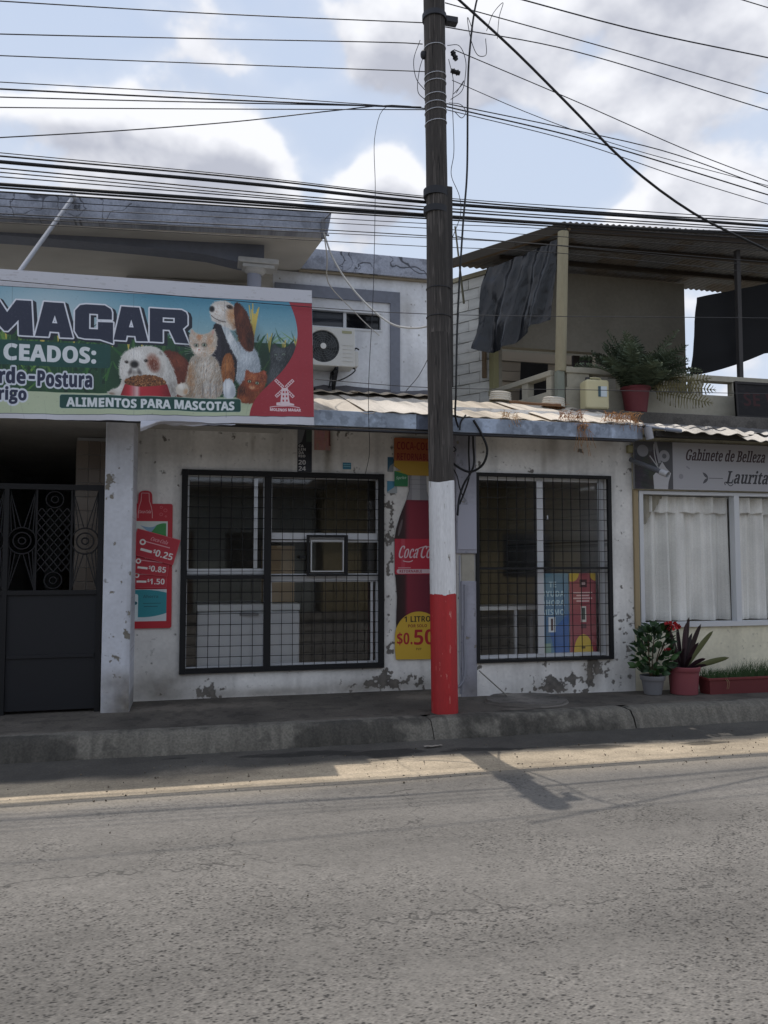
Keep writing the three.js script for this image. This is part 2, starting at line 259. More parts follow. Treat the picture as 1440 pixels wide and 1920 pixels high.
{
  const white = [226, 225, 222], bare = [104, 101, 97];
  const tA = at0(paint(3.3, 3.4, 200, white, bare, 3,
    [[.78, .37, .13, .09, .75], [.82, .31, .3, .05, .3], [1.85, .36, .06, .04, .6], [2.05, .37, .05, .035, .6], [2.35, .36, .2, .05, .72], [2.6, .4, .1, .1, .95], [2.74, .34, .12, .05, .5], [2.95, .34, .2, .05, .4], [3.02, .38, .08, .08, .5], [2.68, 1.6, .06, .9, .34], [2.68, 2.2, .1, .35, .36], [2.65, .9, .05, .4, .32], [.5, 2.55, .04, .05, .5], [.47, 2.4, .02, .05, .5], [.95, 2.62, .03, .06, .35], [.25, 2.6, .1, .1, .25], [.22, .6, .1, .05, .2]],
    [[.3, .4, .3, .16, .5], [1.3, .3, .8, .06, .45], [2.6, .32, .7, .08, .4], [2.0, 2.9, .04, .3, .55], [1.97, 2.7, .03, .2, .4], [1.2, 2.85, .02, .12, .4]], { chip: .6 }), -.6, -.1);
  const mA = M(0xffffff, .92, { ...tA, bumpScale: .006 });
  P(shop, 'wall', wallShape([[-.56, -.1], [2.64, -.1], [2.64, 3.2], [-.56, 3.2]], [[-.085, 1.975, .435, 2.455]], -.16, 0), mA, 'recessed white wall with paint flaking beside the large window');
  const tB = at0(paint(2.2, 3.3, 200, [227, 226, 223], bare, 21,
    [[1.72, .95, .05, .16, .75], [1.52, .52, .06, .14, .85], [1.5, .34, .05, .06, .8], [1.3, .42, .03, .1, .55], [1.08, .37, .1, .08, .75], [.95, .3, .14, .05, .6], [.72, .33, .05, .05, .5], [.6, .25, .3, .03, .3], [1.45, .27, .05, .04, .7], [.3, .55, .15, .02, .25], [1.57, .7, .02, .2, .4], [1.62, .6, .1, .16, .6], [1.25, .36, .25, .1, .42], [1.9, 1.6, .02, .5, .3], [1.95, .9, .08, .3, .3], [1.8, .35, .12, .1, .4]],
    [[1.1, 2.95, .06, .25, .5], [1.0, 2.7, .03, .2, .35], [1.75, 2.95, .12, .08, .5], [1.52, .5, .1, .2, .55], [1.0, .3, .3, .08, .3]], { chip: .58 }), 2.62, -.1);
  const mB = M(0xffffff, .92, { ...tB, bumpScale: .006 });
  P(shop, 'wall', wallShape([[2.64, -.1], [4.66, -.1], [4.66, 3.14], [2.64, 3.14]], [[2.865, 4.37, .52, 2.44]], .34, .5), mB, 'white front wall around the narrower window, mould-stained at its foot');
  P(shop, 'return_wall', box(2.64, 2.76, -.1, 3.16, -.16, .338), mB);
  P(shop, 'return_wall', box(4.52, 4.658, -.1, 3.12, -2.7, .338), mB);
  const tC = at0(paint(.5, 3.2, 260, [205, 209, 218], [112, 108, 100], 33, [[.38, 2.5, .05, .2, .35], [.1, 2.35, .08, .2, .32], [.3, 2.15, .15, .15, .34], [.28, .95, .05, .06, .6], [.02, 1.3, .03, .3, .4], [.22, .75, .1, .05, .3]], [[.35, .3, .3, .2, .9], [.2, .55, .2, .1, .35]], { chip: .58 }), -.85, -.1);
  P(shop, 'column', box(-.785, -.535, -.1, 3.05, -.16, .55, .012), M(0xffffff, .9, { ...tC, bumpScale: .005 }), 'pale blue-grey square column by the dark gate');
  const tD = at0(paint(.4, 3.2, 260, [160, 161, 172], [118, 113, 105], 44, [[.12, 2.3, .05, .1, .4], [.3, 1.0, .05, .08, .35], [.3, .7, .04, .06, .35], [.28, 2.6, .12, .1, .3]], [[.2, .3, .2, .15, .5]], { chip: .6 }), 2.6, -.1);
  P(shop, 'pilaster', merge(box(2.628, 2.85, 1.62, 3.1, .36, .535, .008), box(2.68, 2.85, -.1, 1.34, .36, .52, .008)), M(0xffffff, .9, { ...tD, bumpScale: .004 }), 'lavender-grey pilaster with a broken section halfway up');
  P(shop, 'exposed_plaster', roughen(box(2.69, 2.83, 1.33, 1.63, .4, .512), .03, 14, 5), plaster(0xbdb9ae), 'bare cream plaster where the pilaster is broken away');
  P(shop, 'conduit', merge(tube([[2.665, 1.6, .52], [2.662, 1.2, .525], [2.66, .8, .522], [2.67, .2, .52]], .008, 20, 6), tube([[2.72, 1.3, .53], [2.722, 1.0, .53], [2.71, .7, .53], [2.715, .45, .53], [2.69, .32, .53], [2.64, .27, .53]], .012, 24, 6)), M(0x8d8f99, .6));
  P(shop, 'meter_cabinet_door', box(2.64, 2.845, 1.66, 2.12, .53, .541, .004), M(0x9fa0ac, .7));
  // eaves board in three lengths
  const fasciaMat = [mSlabGrey, M(0x9b9ba2, .9, { ...tGrey, bumpScale: .003 }), M(0xf0f0f2, .9, { ...tGrey, bumpScale: .003 })];
  [[-1.3, 2.06, 2.795, 2.94], [2.063, 2.3, 2.793, 2.938], [2.303, 4.4, 2.782, 2.925]].forEach(([a, b, c, d], i) => P(shop, 'eaves_board', box(a, b, c, d, .965, 1.05, .006), fasciaMat[i]));
  P(shop, 'eaves_lip', box(-1.3, 4.39, 2.762, 2.779, .96, 1.035, .004), M(0x3a3c42, .8));
  for (const [zf, yf] of [[.75, 2.94], [.2, 3.11], [-.35, 3.27]]) P(shop, 'purlin', box(-1.2, 4.35, yf - .08, yf - .004, zf - .03, zf + .03), mWood);
  for (let i = 0; i < 6; i++) { const x0 = -1.25 + i * .94; P(shop, 'roof_sheet', corrugated(x0, x0 + 1.02, 1.045 + (i % 2) * .012, 2.93 + (i % 2) * .008, -.44, 3.395 + (i % 2) * .008, .2, .007, i * 5.1, .05), mCorr([0xffffff, 0xf8f2e8, 0xfcf9f4][i % 3])); }
  for (let i = 0; i < 4; i++) { const x0 = -1.25 + i * .99; P(shop, 'roof_sheet', corrugated(x0, x0 + 1.05, -.33, 3.4 + (i % 2) * .008, -.59, 3.475, .2, .01, 40 + i * 5.1, .06), mCorr([0xf1e8da, 0xffffff, 0xf6efe4][i % 3])); }
  P(shop, 'flashing', roughen(sheet(60, 3, (u, v) => [lerp(-1.2, 2.75, u), 3.44 + v * .09 + (fbm(u * 30, 1, 3) - .5) * .05 * (v > .5 ? 1 : .2), -.52 - v * .07], .01), .01, 6), M(0x5d5c60, .95), 'grey mortar fillet where the roof sheets meet the upper wall');
  // the room behind the windows
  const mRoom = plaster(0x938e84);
  P(shop, 'back_wall', box(-.56, 4.52, -.1, 3.1, -2.85, -2.7), mRoom); P(shop, 'side_wall', box(-.7, -.56, -.1, 3.1, -2.7, -.165), mRoom);
  P(shop, 'shop_floor', box(-.56, 4.515, .0, .165, -2.695, -.165), mConc); P(shop, 'shop_floor', box(2.765, 4.515, .0, .163, -.16, .335), mConc);
  P(shop, 'shop_ceiling', box(-.556, 4.515, 2.72, 2.8, -2.695, -.17), mRoom); P(shop, 'shop_ceiling', box(2.765, 4.515, 2.722, 2.8, -.165, .33), mRoom);
  P(shop, 'lamp_socket', merge(new THREE.CylinderGeometry(.028, .036, .03, 16).translate(.69, 2.93, .055), new THREE.SphereGeometry(.026, 12, 8).translate(.69, 2.905, .055), box(.655, .725, 2.94, 2.97, .0, .09)), M(0x4a463c, .6));

  const G = (name) => { const g = new THREE.Group(); g.name = name; shop.add(g); return g; };
  const frame = (p, mat, x0, x1, y0, y1, z0, z1, w, name = 'sash_frame') => P(p, name, merge(box(x0, x1, y0, y0 + w, z0, z1), box(x0, x1, y1 - w, y1, z0, z1), box(x0, x0 + w, y0 + w + .0005, y1 - w - .0005, z0, z1), box(x1 - w, x1, y0 + w + .0005, y1 - w - .0005, z0, z1)), mat);
  // ---- large window
  const wa = G('window');
  frame(wa, mWhiteAlu, -.075, .765, 1.4, 2.45, -.1, -.06, .045); frame(wa, mWhiteAlu, -.075, .765, .44, 1.397, -.1, -.06, .035);
  frame(wa, mWhiteAlu, .769, 1.965, 1.765, 2.45, -.1, -.06, .04); frame(wa, mWhiteAlu, .769, 1.965, 1.39, 1.762, -.1, -.064, .02); frame(wa, mWhiteAlu, .769, 1.965, .44, 1.386, -.1, -.06, .045);
  P(wa, 'sash_rail', box(-.04, .73, 1.41, 1.465, -.058, -.04), mWhiteAlu); P(wa, 'sash_rail', box(.8, 1.93, 1.765, 1.838, -.058, -.04), mWhiteAlu); P(wa, 'sash_rail', box(.8, 1.93, 1.325, 1.388, -.058, -.04), mWhiteAlu); P(wa, 'sash_stile', box(.62, .66, 1.47, 2.4, -.058, -.04), mAlu); P(wa, 'sash_stile', box(1.86, 1.885, .48, 1.32, -.058, -.042), mWhiteAlu);
  for (const [a, b, c, d] of [[-.04, .735, 1.44, 2.41], [-.045, .735, .47, 1.37], [.8, 1.93, 1.8, 2.42], [.8, 1.18, 1.41, 1.75], [1.58, 1.94, 1.41, 1.75], [.81, 1.92, .48, 1.35]]) P(wa, 'pane', box(a, b, c, d, -.083, -.078), mGlass);
  const ga = G('window_grille');
  P(ga, 'grille_frame', merge(box(-.105, -.045, .42, 2.47, -.012, .04), box(1.935, 1.99, .42, 2.47, -.012, .04), box(-.0445, 1.9345, 2.415, 2.468, -.012, .04), box(-.0445, 1.9345, .422, .472, -.012, .04), box(.725, .795, .473, 2.414, -.014, .042), box(-.044, .724, 1.362, 1.4, -.008, .03)), mBlackSteel);
  const rods = (p, x0, x1, y0, y1, nx, ny, holes, z) => {
    const r = rng(nx * 31 + ny), cutV = (x) => { let s = [[y0, y1]]; for (const [a, b, c, d] of holes) if (x > a && x < b) s = [[y0, c], [d, y1]]; return s; }, cutH = (y) => { let s = [[x0, x1]]; for (const [a, b, c, d] of holes) if (y > c && y < d) s = [[x0, a], [b, x1]]; return s; };
    for (let i = 1; i < nx; i++) { const x = lerp(x0, x1, i / nx); for (const [a, b] of cutV(x)) { const j = (r() - .5) * .012; P(p, 'grille_rod', bar([x, a, z], [x + j, b, z], .0062), mBlackSteel); } }
    for (let i = 1; i < ny; i++) { const y = lerp(y0, y1, i / ny); for (const [a, b] of cutH(y)) P(p, 'grille_rod', bar([a, y, z + .009], [b, y + (r() - .5) * .006, z + .009], .0062), mBlackSteel); }
  };
  rods(ga, -.05, .725, .47, 2.415, 7, 18, [], .008); rods(ga, .795, 1.935, .47, 2.415, 10, 18, [[1.17, 1.59, 1.41, 1.79]], .008);
  P(ga, 'hatch_frame', merge(box(1.165, 1.595, 1.79, 1.815, 0, .05), box(1.165, 1.595, 1.385, 1.41, 0, .05), box(1.165, 1.19, 1.4105, 1.7895, 0, .05), box(1.565, 1.595, 1.4105, 1.7895, 0, .05), box(.8, 1.16, 1.385, 1.4, 0, .03), box(1.6, 1.93, 1.385, 1.4, 0, .03), box(1.09, 1.15, 1.57, 1.6, -.004, .06)), mBlackSteel);
  frame(ga, mAlu, 1.2, 1.55, 1.43, 1.76, .02, .062, .013, 'hatch_door_rim');
  P(ga, 'hatch_pane', box(1.215, 1.535, 1.446, 1.745, .036, .041), mGlass);
  // ---- narrower window
  const wb = G('window');
  frame(wb, mWhiteAlu, 2.875, 4.36, .53, 2.43, .37, .42, .035); P(wb, 'sash_stile', box(3.565, 3.635, .566, 2.394, .422, .436), mWhiteAlu); P(wb, 'sash_stile', box(4.28, 4.322, .566, 2.394, .422, .434), mAlu);
  P(wb, 'pane', box(2.91, 3.57, .565, 2.395, .388, .393), mGlass); P(wb, 'pane', box(3.62, 4.325, .565, 2.395, .398, .403), mGlass); P(wb, 'latch', box(3.675, 3.69, 1.98, 2.03, .437, .45, .004), mAlu);
  const gb = G('window_grille');
  P(gb, 'grille_frame', merge(box(2.845, 2.88, .5, 2.46, .488, .53), box(4.355, 4.395, .5, 2.46, .488, .53), box(2.8805, 4.3545, 2.425, 2.46, .488, .53), box(2.8805, 4.3545, .5, .53, .488, .53), box(2.881, 4.354, 1.455, 1.478, .49, .52)), mBlackSteel);
  rods(gb, 2.88, 4.355, .53, 2.425, 14, 17, [], .5);
}
// ---------------------------------------------------------------- inside the shop
{
  const f = thing('chest_freezer', 'white chest freezer inside the shop behind the large barred window', 'freezer', [.6, .166, -.68]);
  P(f, 'body', box(-.54, .54, 0, .84, -.36, .36, .02), M(0xbcc0c4, .4)); P(f, 'lid', box(-.545, .545, .847, .92, -.365, .365, .015), M(0xc6c9cc, .4)); P(f, 'handle', box(-.1, .1, .8, .83, .362, .39, .006), M(0x777a80, .4));
  const c = thing('cardboard_carton', 'beige carton standing on the freezer behind the serving hatch', 'carton', [.93, 1.0875, -.6]);
  P(c, 'carton_body', box(-.17, .17, 0, .62, -.13, .13, .004), M(0xa38e70, .9)); P(c, 'tape', box(-.025, .025, .6, .6225, -.131, .131), M(0xb9a888, .5));
  const t = thing('side_table', 'white framed table inside behind the narrower barred window', 'table', [3.4, .166, -.1]);
  P(t, 'table_top', box(-.42, .42, .84, .88, -.2, .2, .005), M(0xcfd2d4, .5)); for (const [x, z] of [[-.4, -.18], [.4, -.18], [-.4, .18], [.4, .18], [.06, .18]]) P(t, 'leg', box(x - .018, x + .018, 0, .839, z - .018, z + .018), M(0xc4c7ca, .5));
  const poster = (name, label, x0, x1, draw) => { const o = thing(name, label, 'poster', [(x0 + x1) / 2, .56, .35]); const w = x1 - x0, g = new THREE.BoxGeometry(w, .85, .012).translate(0, .425, 0), tx = canvas(256, 620, draw), side = M(0xcfcfcf, .8); P(o, 'printed_panel', g, [side, side, side, side, M(0xffffff, .55, { map: tx }), side]); P(o, 'easel_leg', merge(box(-.012, .012, -.393, .6, -.07, -.05), box(-w / 2 + .02, -w / 2 + .04, -.393, .02, -.02, .0), box(w / 2 - .04, w / 2 - .02, -.393, .02, -.02, .0)), mDark); return o; };  // haze of the window glass is put into the muted print colours
  poster('window_poster', 'blue poster with white words standing inside the narrower window', 3.62, 3.96, (g, w, h) => {
    const gr = g.createLinearGradient(0, 0, w, h); gr.addColorStop(0, '#6b96a8'); gr.addColorStop(.6, '#5b83a8'); gr.addColorStop(1, '#5f8c9f'); g.fillStyle = gr; g.fillRect(0, 0, w, h);
    g.fillStyle = '#3f6fb0'; g.beginPath(); g.moveTo(w, h * .5); g.lineTo(w * .35, h * .75); g.lineTo(w * .5, h); g.lineTo(w, h); g.fill(); g.fillStyle = '#8fae9c'; g.fillRect(0, h * .88, w * .38, h * .12);
    g.fillStyle = '#bfdbe2'; g.textAlign = 'center'; g.font = 'bold 62px sans-serif'; ['TE', 'AYUDA', 'AHORA', 'MISMO'].forEach((s, i) => g.fillText(s, w * .46, 110 + i * 72, w * .8));
    g.fillStyle = '#e8eef0'; g.fillRect(w * .3, h * .55, w * .24, h * .19); g.fillStyle = '#5b4a4a'; g.fillRect(w * .38, h * .57, w * .08, h * .15); });
  poster('window_poster', 'red poster with yellow corners standing inside the narrower window', 3.972, 4.285, (g, w, h) => {
    g.fillStyle = '#a5505a'; g.fillRect(0, 0, w, h); g.fillStyle = '#d8b93f'; g.beginPath(); g.arc(w * .1, 0, 66, 0, 7); g.arc(w, 0, 60, 0, 7); g.fill(); g.beginPath(); g.ellipse(w * .5, h, 90, 140, 0, 0, 7); g.fill();
    g.fillStyle = '#4a2a33'; g.fillRect(w * .38, h * .08, w * .28, h * .1); g.fillStyle = '#e6c9c6'; g.fillRect(w * .43, h * .115, w * .17, h * .03); for (let i = 0; i < 4; i++) g.fillRect(w * (.14 + i % 2 * .12), h * (.24 + i * .035), w * (.72 - i % 2 * .24), h * .018);
    g.fillStyle = '#e9e6de'; g.fillRect(w * .42, h * .42, w * .2, h * .2); g.fillStyle = '#4d5a55'; g.fillRect(w * .46, h * .44, w * .12, h * .15); g.fillStyle = '#5b2a3a'; g.fillRect(w * .42, h * .64, w * .2, h * .06); g.fillStyle = '#6b5a22'; g.fillRect(w * .43, h * .93, w * .14, h * .025); });
}
// ---------------------------------------------------------------- the two-storey house behind and to the left
const house = thing('two_storey_house', 'two-storey white house with overhanging grey roof slab, arched terrace and upper window', 'building');
{
  const crack = (g2) => 0;
  const tSlab = at0(pair(8.2, 1, 200, (x, y, o) => {
    const f = n2(x * 90, y * 90), m = fbm(x * 3, y * 4, 5), g = fbm(x * 12, y * 12, 4), c1 = Math.abs(n2(x * 3.1 + (n2(x * 9, y * 9) - .5) * .9, y * 5 + (n2(x * 8 + 40, y * 8) - .5) * .9) - .5), c2 = Math.abs(n2(x * 5.2 + 80 + (g - .5), y * 2.6) - .5), reg = Math.max(x > 6.75 && x < 8.2 ? 1 : 0, x > 2.8 && x < 4.6 ? .9 : 0, sstep(.5, .6, fbm(x * .55 + 8, 1, 3)) * .6);
    const ck = Math.max(sstep(.03, .012, c1), sstep(.026, .01, c2)) * reg, k = (.9 + f * .12) * (.78 + m * .42) * (1 - ck * .45) * (1 - sstep(.6, .7, g) * .12);
    o[0] = 160 * k; o[1] = 166 * k; o[2] = 180 * k; o[3] = 130 + f * 40 - ck * 110 + (m - .5) * 40;
  }, THREE.ClampToEdgeWrapping), -5.2, 4.4);
  const mSlab = M(0xffffff, .92, { ...tSlab, bumpScale: .008 }), mWhite = plaster(0xdfe1e4), mSoff = plaster(0xdbd8d3);
  // roof slab: a sloping face over the street, then the band along the upper wall
  const sl = new THREE.ExtrudeGeometry(new THREE.Shape([[-5.2, 4.55], [1.29, 4.85], [1.33, 5.07], [-5.2, 4.76]].map((p) => new THREE.Vector2(...p))), { depth: .14, bevelEnabled: false }); sl.translate(0, 0, .36);
  P(house, 'roof_edge', metric(sl), mSlab, 'cracked grey face of the overhanging roof slab');
  P(house, 'roof_slab', sheet(20, 10, (u, v) => { const z = lerp(.358, -3.4, 1 - v), x = lerp(-5.2, 1.275 - Math.max(0, .36 - z) * .13, u); return [x, 4.85 + (x - 1.29) * .0462 + .004, z]; }, .19), mSoff);
  P(house, 'parapet', box(1.12, 2.78, 4.86, 5.1, -.85, -.55, .008), mSlab, 'cracked blue-grey parapet above the upper window');
  P(house, 'drip_line', box(1.14, 2.77, 4.83, 4.858, -.75, -.57), plaster(0x9a8f7c));
  const tU = at0(paint(5.6, 2.6, 160, [222, 226, 232], [120, 116, 108], 61, [[4.35, .12, .2, .05, .3]], [[4.6, 1.72, .8, .05, .35], [5.2, 1.35, .1, .2, .3], [4.9, .1, 1.2, .06, .4]], { chip: .62, streak: .6 }), -2.8, 3.1);
  P(house, 'upper_wall', wallShape([[.85, 3.1], [2.76, 3.1], [2.76, 4.83], [.85, 4.83]], [[.95, 2.125, 4.2, 4.43]], -.8, -.6), M(0xffffff, .92, { ...tU, bumpScale: .004 }), 'white upper wall with a grey painted frame');
  P(house, 'side_wall', box(2.6, 2.757, -.1, 4.85, -5, -.805), mWhite);
  P(house, 'wall_trim', merge(box(.87, 2.33, 4.545, 4.68, -.6, -.575), box(2.215, 2.33, 3.47, 4.5445, -.6, -.575)), M(0x8a90a0, .85, { ...tPlain, bumpScale: .002 }), 'grey raised band framing the upper wall');
  const w = new THREE.Group(); w.name = 'window'; house.add(w);
  P(w, 'window_frame', merge(box(.95, 2.125, 4.2, 4.222, -.68, -.59), box(.95, 2.125, 4.408, 4.43, -.68, -.59), box(2.1, 2.125, 4.2225, 4.4075, -.68, -.59), box(.95, .975, 4.2225, 4.4075, -.68, -.59), box(1.665, 1.7, 4.2225, 4.4075, -.68, -.62)), mWhiteAlu);
  P(w, 'pane', box(.975, 1.665, 4.222, 4.408, -.65, -.645), MP(0x2c3038, .06, { metalness: 0 })); P(w, 'pane', box(1.7, 2.1, 4.222, 4.408, -.66, -.655), MP(0x14161b, .06));
  // terrace behind the banner
  P(house, 'terrace_floor', box(-5.2, .86, 2.87, 3.05, -7.3, .5), mSoff); P(house, 'terrace_side_wall', box(.70, .86, 3.05, 4.84, -2.15, -.605), mSoff);
  P(house, 'terrace_wall', box(-.76, .6, 3.05, 4.77, -1.15, -1.0), mSoff);
  P(house, 'terrace_rail', merge(box(-5.2, .85, 3.68, 3.74, .36, .42), box(-5.2, .85, 3.3, 3.34, .37, .41)), mWhite);
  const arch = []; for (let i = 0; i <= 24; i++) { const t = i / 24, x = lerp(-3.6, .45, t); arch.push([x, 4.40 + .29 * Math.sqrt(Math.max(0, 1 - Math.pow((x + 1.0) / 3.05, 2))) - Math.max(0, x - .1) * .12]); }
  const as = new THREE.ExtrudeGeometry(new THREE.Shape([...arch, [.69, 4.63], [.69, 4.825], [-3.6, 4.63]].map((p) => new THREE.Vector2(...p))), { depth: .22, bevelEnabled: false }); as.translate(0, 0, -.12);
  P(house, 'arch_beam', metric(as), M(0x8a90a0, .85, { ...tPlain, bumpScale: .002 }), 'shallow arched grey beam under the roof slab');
  const col = new THREE.Group(); col.name = 'terrace_column'; house.add(col);
  P(col, 'shaft', new THREE.CylinderGeometry(.072, .078, 1.5, 20).translate(.59, 3.8, .1), M(0x8e92a0, .85)); P(col, 'capital', merge(box(.42, .83, 4.585, 4.64, .0, .22, .008), box(.465, .79, 4.545, 4.584, .02, .2, .006), new THREE.CylinderGeometry(.12, .075, .05, 20).translate(.6, 4.519, .1)), plaster(0xd6d6d6));
  // rebar left standing on the roof
  for (const [x, z, h] of [[.53, -.4, .2], [.575, -.42, .34], [.62, -.38, .2], [-1.6, -.5, .1]]) P(house, 'reinforcing_bar', rod([x, 5.0, z], [x + .01, 5.02 + h, z], .006), M(0x2c2a2a, .9));
  P(house, 'cable_bracket', merge(box(1.22, 1.26, 4.78, 4.98, .5, .53, .004), rod([1.24, 4.96, .52], [1.31, 5.03, .56], .008), rod([1.24, 4.82, .52], [1.29, 4.8, .56], .01)), M(0x6d6f75, .6));
  // ground floor: tiled porch behind the gate, made extra deep to darken the recess
  P(house, 'porch_wall', box(-5.2, -2.7, -.1, 2.86, .2, .5), mWhite); P(house, 'porch_side_wall', box(-2.7, -2.55, -.1, 2.86, -7, .195), mWhite); P(house, 'porch_back_wall', box(-2.7, -.79, -.1, 2.86, -7.2, -7.005), mWhite); P(house, 'porch_pier', box(-1.2, -.79, -.1, 2.86, -7, -.7), mWhite);
  P(house, 'porch_floor', box(-2.55, -.79, .0, .16, -7, .45), mConc);
  P(house, 'inner_door', box(-2.3, -1.35, .161, 2.2, -7.0, -6.94), M(0x5a4636, .6));
  const tiles = [0x8f8276, 0x86796d, 0x978a7e, 0x8a7e73].map((c) => M(c, .35)), tg = new RoundedBoxGeometry(.116, .146, .012, 1, .003), rr = rng(12);
  for (let i = 0; i < 3; i++) for (let j = 0; j < 15; j++) { const m = P(house, 'tile', tg, tiles[Math.floor(rr() * 4)]); m.position.set(-1.14 + i * .12, .65 + j * .15, -.6945); }
  const tf = new THREE.BoxGeometry(.012, .146, .146); for (let i = 0; i < 12; i++) for (let j = 0; j < 12; j++) { const m = P(house, 'tile', tf, tiles[Math.floor(rr() * 4)]); m.position.set(-1.2065, 1.1 + j * .15, -.8 - i * .15); }
}
// ---------------------------------------------------------------- salon with the roofed terrace above it
const salon = thing('beauty_salon', 'cream salon with a wide curtained window and a roofed terrace above it', 'building');
{
  const G = (name) => { const g = new THREE.Group(); g.name = name; salon.add(g); return g; };
  const tS = at0(paint(4.5, 3.4, 140, [224, 219, 196], [116, 110, 100], 71, [], [[.6, .25, .6, .1, .25], [2, .2, 1.5, .07, .25]], { chip: .8, streak: .5 }), 4.6, -.1);
  const mCream = M(0xffffff, .9, { ...tS, bumpScale: .003 }), mTer = plaster(0xbab6a8), mTerDark = mTer;
  P(salon, 'front_wall', wallShape([[4.665, -.1], [9.4, -.1], [9.4, 3.0], [4.665, 3.0]], [[4.735, 7.25, .82, 2.315]], .34, .5), mCream, 'cream front wall below and beside the curtained window');
  P(salon, 'door_post', box(4.662, 4.715, .82, 2.32, .501, .53, .003), M(0x9a8a6c, .85));
  const mIn = plaster(0xb8b3a6); P(salon, 'back_wall', box(4.66, 9.4, -.1, 3.0, -2.85, -2.7), mIn); P(salon, 'side_wall', box(4.662, 4.72, -.1, 3.0, -2.7, .335), mIn); P(salon, 'side_wall', box(9.25, 9.4, -.1, 3.0, -2.7, .335), mIn); P(salon, 'salon_floor', box(4.72, 9.25, 0, .15, -2.7, .335), mConc);
  const w = G('window');
  P(w, 'window_frame', merge(box(4.737, 4.785, .82, 2.31, .41, .515), box(7.2, 7.248, .82, 2.31, .41, .515), box(4.7855, 7.1995, 2.275, 2.31, .41, .515), box(4.7855, 7.1995, .82, .872, .41, .53), box(5.935, 6.0, .8725, 2.2745, .42, .51)), mWhiteAlu);
  P(w, 'pane', box(4.785, 5.935, .872, 2.275, .455, .46), mGlass); P(w, 'pane', box(6.0, 7.2, .872, 2.275, .465, .47), mGlass);
  // eaves: grey sheets and a ragged front row, its sunlit edge put into the pale colour
  const tGreySheet = pair(2, 2, 160, (x, y, o) => { const f = n2(x * 90, y * 90), m = fbm(x * 2, y * 1.4, 5), s = fbm(x * 10, y * 1.3, 4), k = (.85 + f * .2) * (.75 + m * .5) * (.85 + s * .3); o[0] = 120 * k; o[1] = 118 * k; o[2] = 117 * k; o[3] = 110 + f * 50; }, THREE.MirroredRepeatWrapping);
  for (let i = 0; i < 5; i++) { const x0 = 4.52 + i * .96; P(salon, 'roof_sheet', corrugated(x0, x0 + 1.02, .93, 2.93 - i * .028, -.14, 3.17, .2, .014, 90 + i * 3, .02), M(0xffffff, .9, { ...tGreySheet, bumpScale: .003 })); }
  for (let i = 0; i < 5; i++) { const x0 = 4.72 + i * .93; P(salon, 'eaves_sheet', corrugated(x0, x0 + 1.0, 1.06 + (i === 1 ? .05 : 0), 2.865 - i * .045 - (i === 1 ? .02 : 0), .86, 2.965 - i * .03, .2, .012, 120 + i * 7, .12), mCorr(0xffffff)); }
  P(salon, 'eaves_beam', box(4.68, 9.3, 2.84, 2.9, .9, .95), M(0x302e2c, .9)); P(salon, 'eaves_ceiling', box(4.7, 9.3, 2.9, 2.93, .36, .5), mTerDark);
  P(salon, 'gutter_stub', merge(box(4.41, 4.52, 2.8, 2.93, .8, .96, .01), rod([4.53, 2.93, 1.0], [4.72, 2.9, 1.05], .012), rod([4.72, 2.9, 1.05], [4.9, 2.885, 1.06], .02)), M(0x7d8490, .6)); P(salon, 'rain_spout', new THREE.CylinderGeometry(.045, .04, .13, 16, 1, true).rotateZ(.25).translate(4.56, 2.86, 1.0), M(0x9a9ba0, .5, { side: THREE.DoubleSide }));
  // terrace
  P(salon, 'ledge', roughen(box(4.15, 9.4, 3.03, 3.262, -.19, .13, .01), .012, 5, 3), mConc, 'weathered concrete ledge carrying pots and cans');
  P(salon, 'terrace_floor', box(3.75, 9.4, 3.0, 3.1, -3.6, -.195), mTerDark);
  const mPar = plaster(0xcfc9b8);
  P(salon, 'terrace_parapet', box(4.24, 9.4, 3.1, 3.58, -.3, -.195, .008), mPar); P(salon, 'parapet_rail', box(4.24, 9.4, 3.75, 3.825, -.31, -.185, .01), mPar);
  for (const [a, b] of [[4.26, 4.55], [4.95, 5.1], [5.45, 5.6], [5.93, 6.08], [6.5, 6.65], [7.1, 7.25], [7.7, 7.85], [8.3, 8.45]]) P(salon, 'baluster', box(a, b, 3.58, 3.75, -.295, -.2, .006), mPar);
  const side = new THREE.Group(); side.name = 'side_parapet'; salon.add(side); side.position.set(4.14, 0, -.22); side.rotation.y = Math.atan2(1.3, -.3) * 0 + Math.atan2(1.32, .3); // runs back and to the left
  side.rotation.y = Math.PI / 2 + .225; // local +x points from the post to the back
  P(side, 'side_wall', box(.05, 1.35, 3.05, 3.54, -.05, .05, .008), mPar); P(side, 'side_rail', box(.05, 1.35, 3.72, 3.785, -.06, .06, .008), mPar); P(side, 'baluster', box(.05, .14, 3.54, 3.72, -.045, .045), mPar); P(side, 'baluster', box(.5, .62, 3.54, 3.72, -.045, .045), mPar); P(side, 'baluster', box(.98, 1.35, 3.54, 3.72, -.045, .045), mTerDark);
  P(salon, 'post_base', box(4.115, 4.205, 3.1, 3.76, -.24, -.15, .006), plaster(0x9aa095)); P(salon, 'corner_post', new THREE.CylinderGeometry(.064, .066, 1.68, 20).rotateZ(-.035).translate(4.207, 4.598, -.2), M(0xb2a98d, .75, { ...tPlain, bumpScale: .002 }), 'cream round post at the terrace corner');
  P(salon, 'steel_post', box(6.63, 6.685, 3.83, 5.46, -.275, -.22), M(0x3c3a3a, .7));
  // block wall, course by course
  const mBlk = [0xf2f1ed, 0xebebe8, 0xf5f4ef, 0xe6e6e3].map((c) => plaster(c)), bw = new THREE.Group(); bw.name = 'block_wall'; salon.add(bw); bw.position.set(3.81, 3.2, -1.5); bw.rotation.y = Math.PI - .955; // local +x runs back and to the left
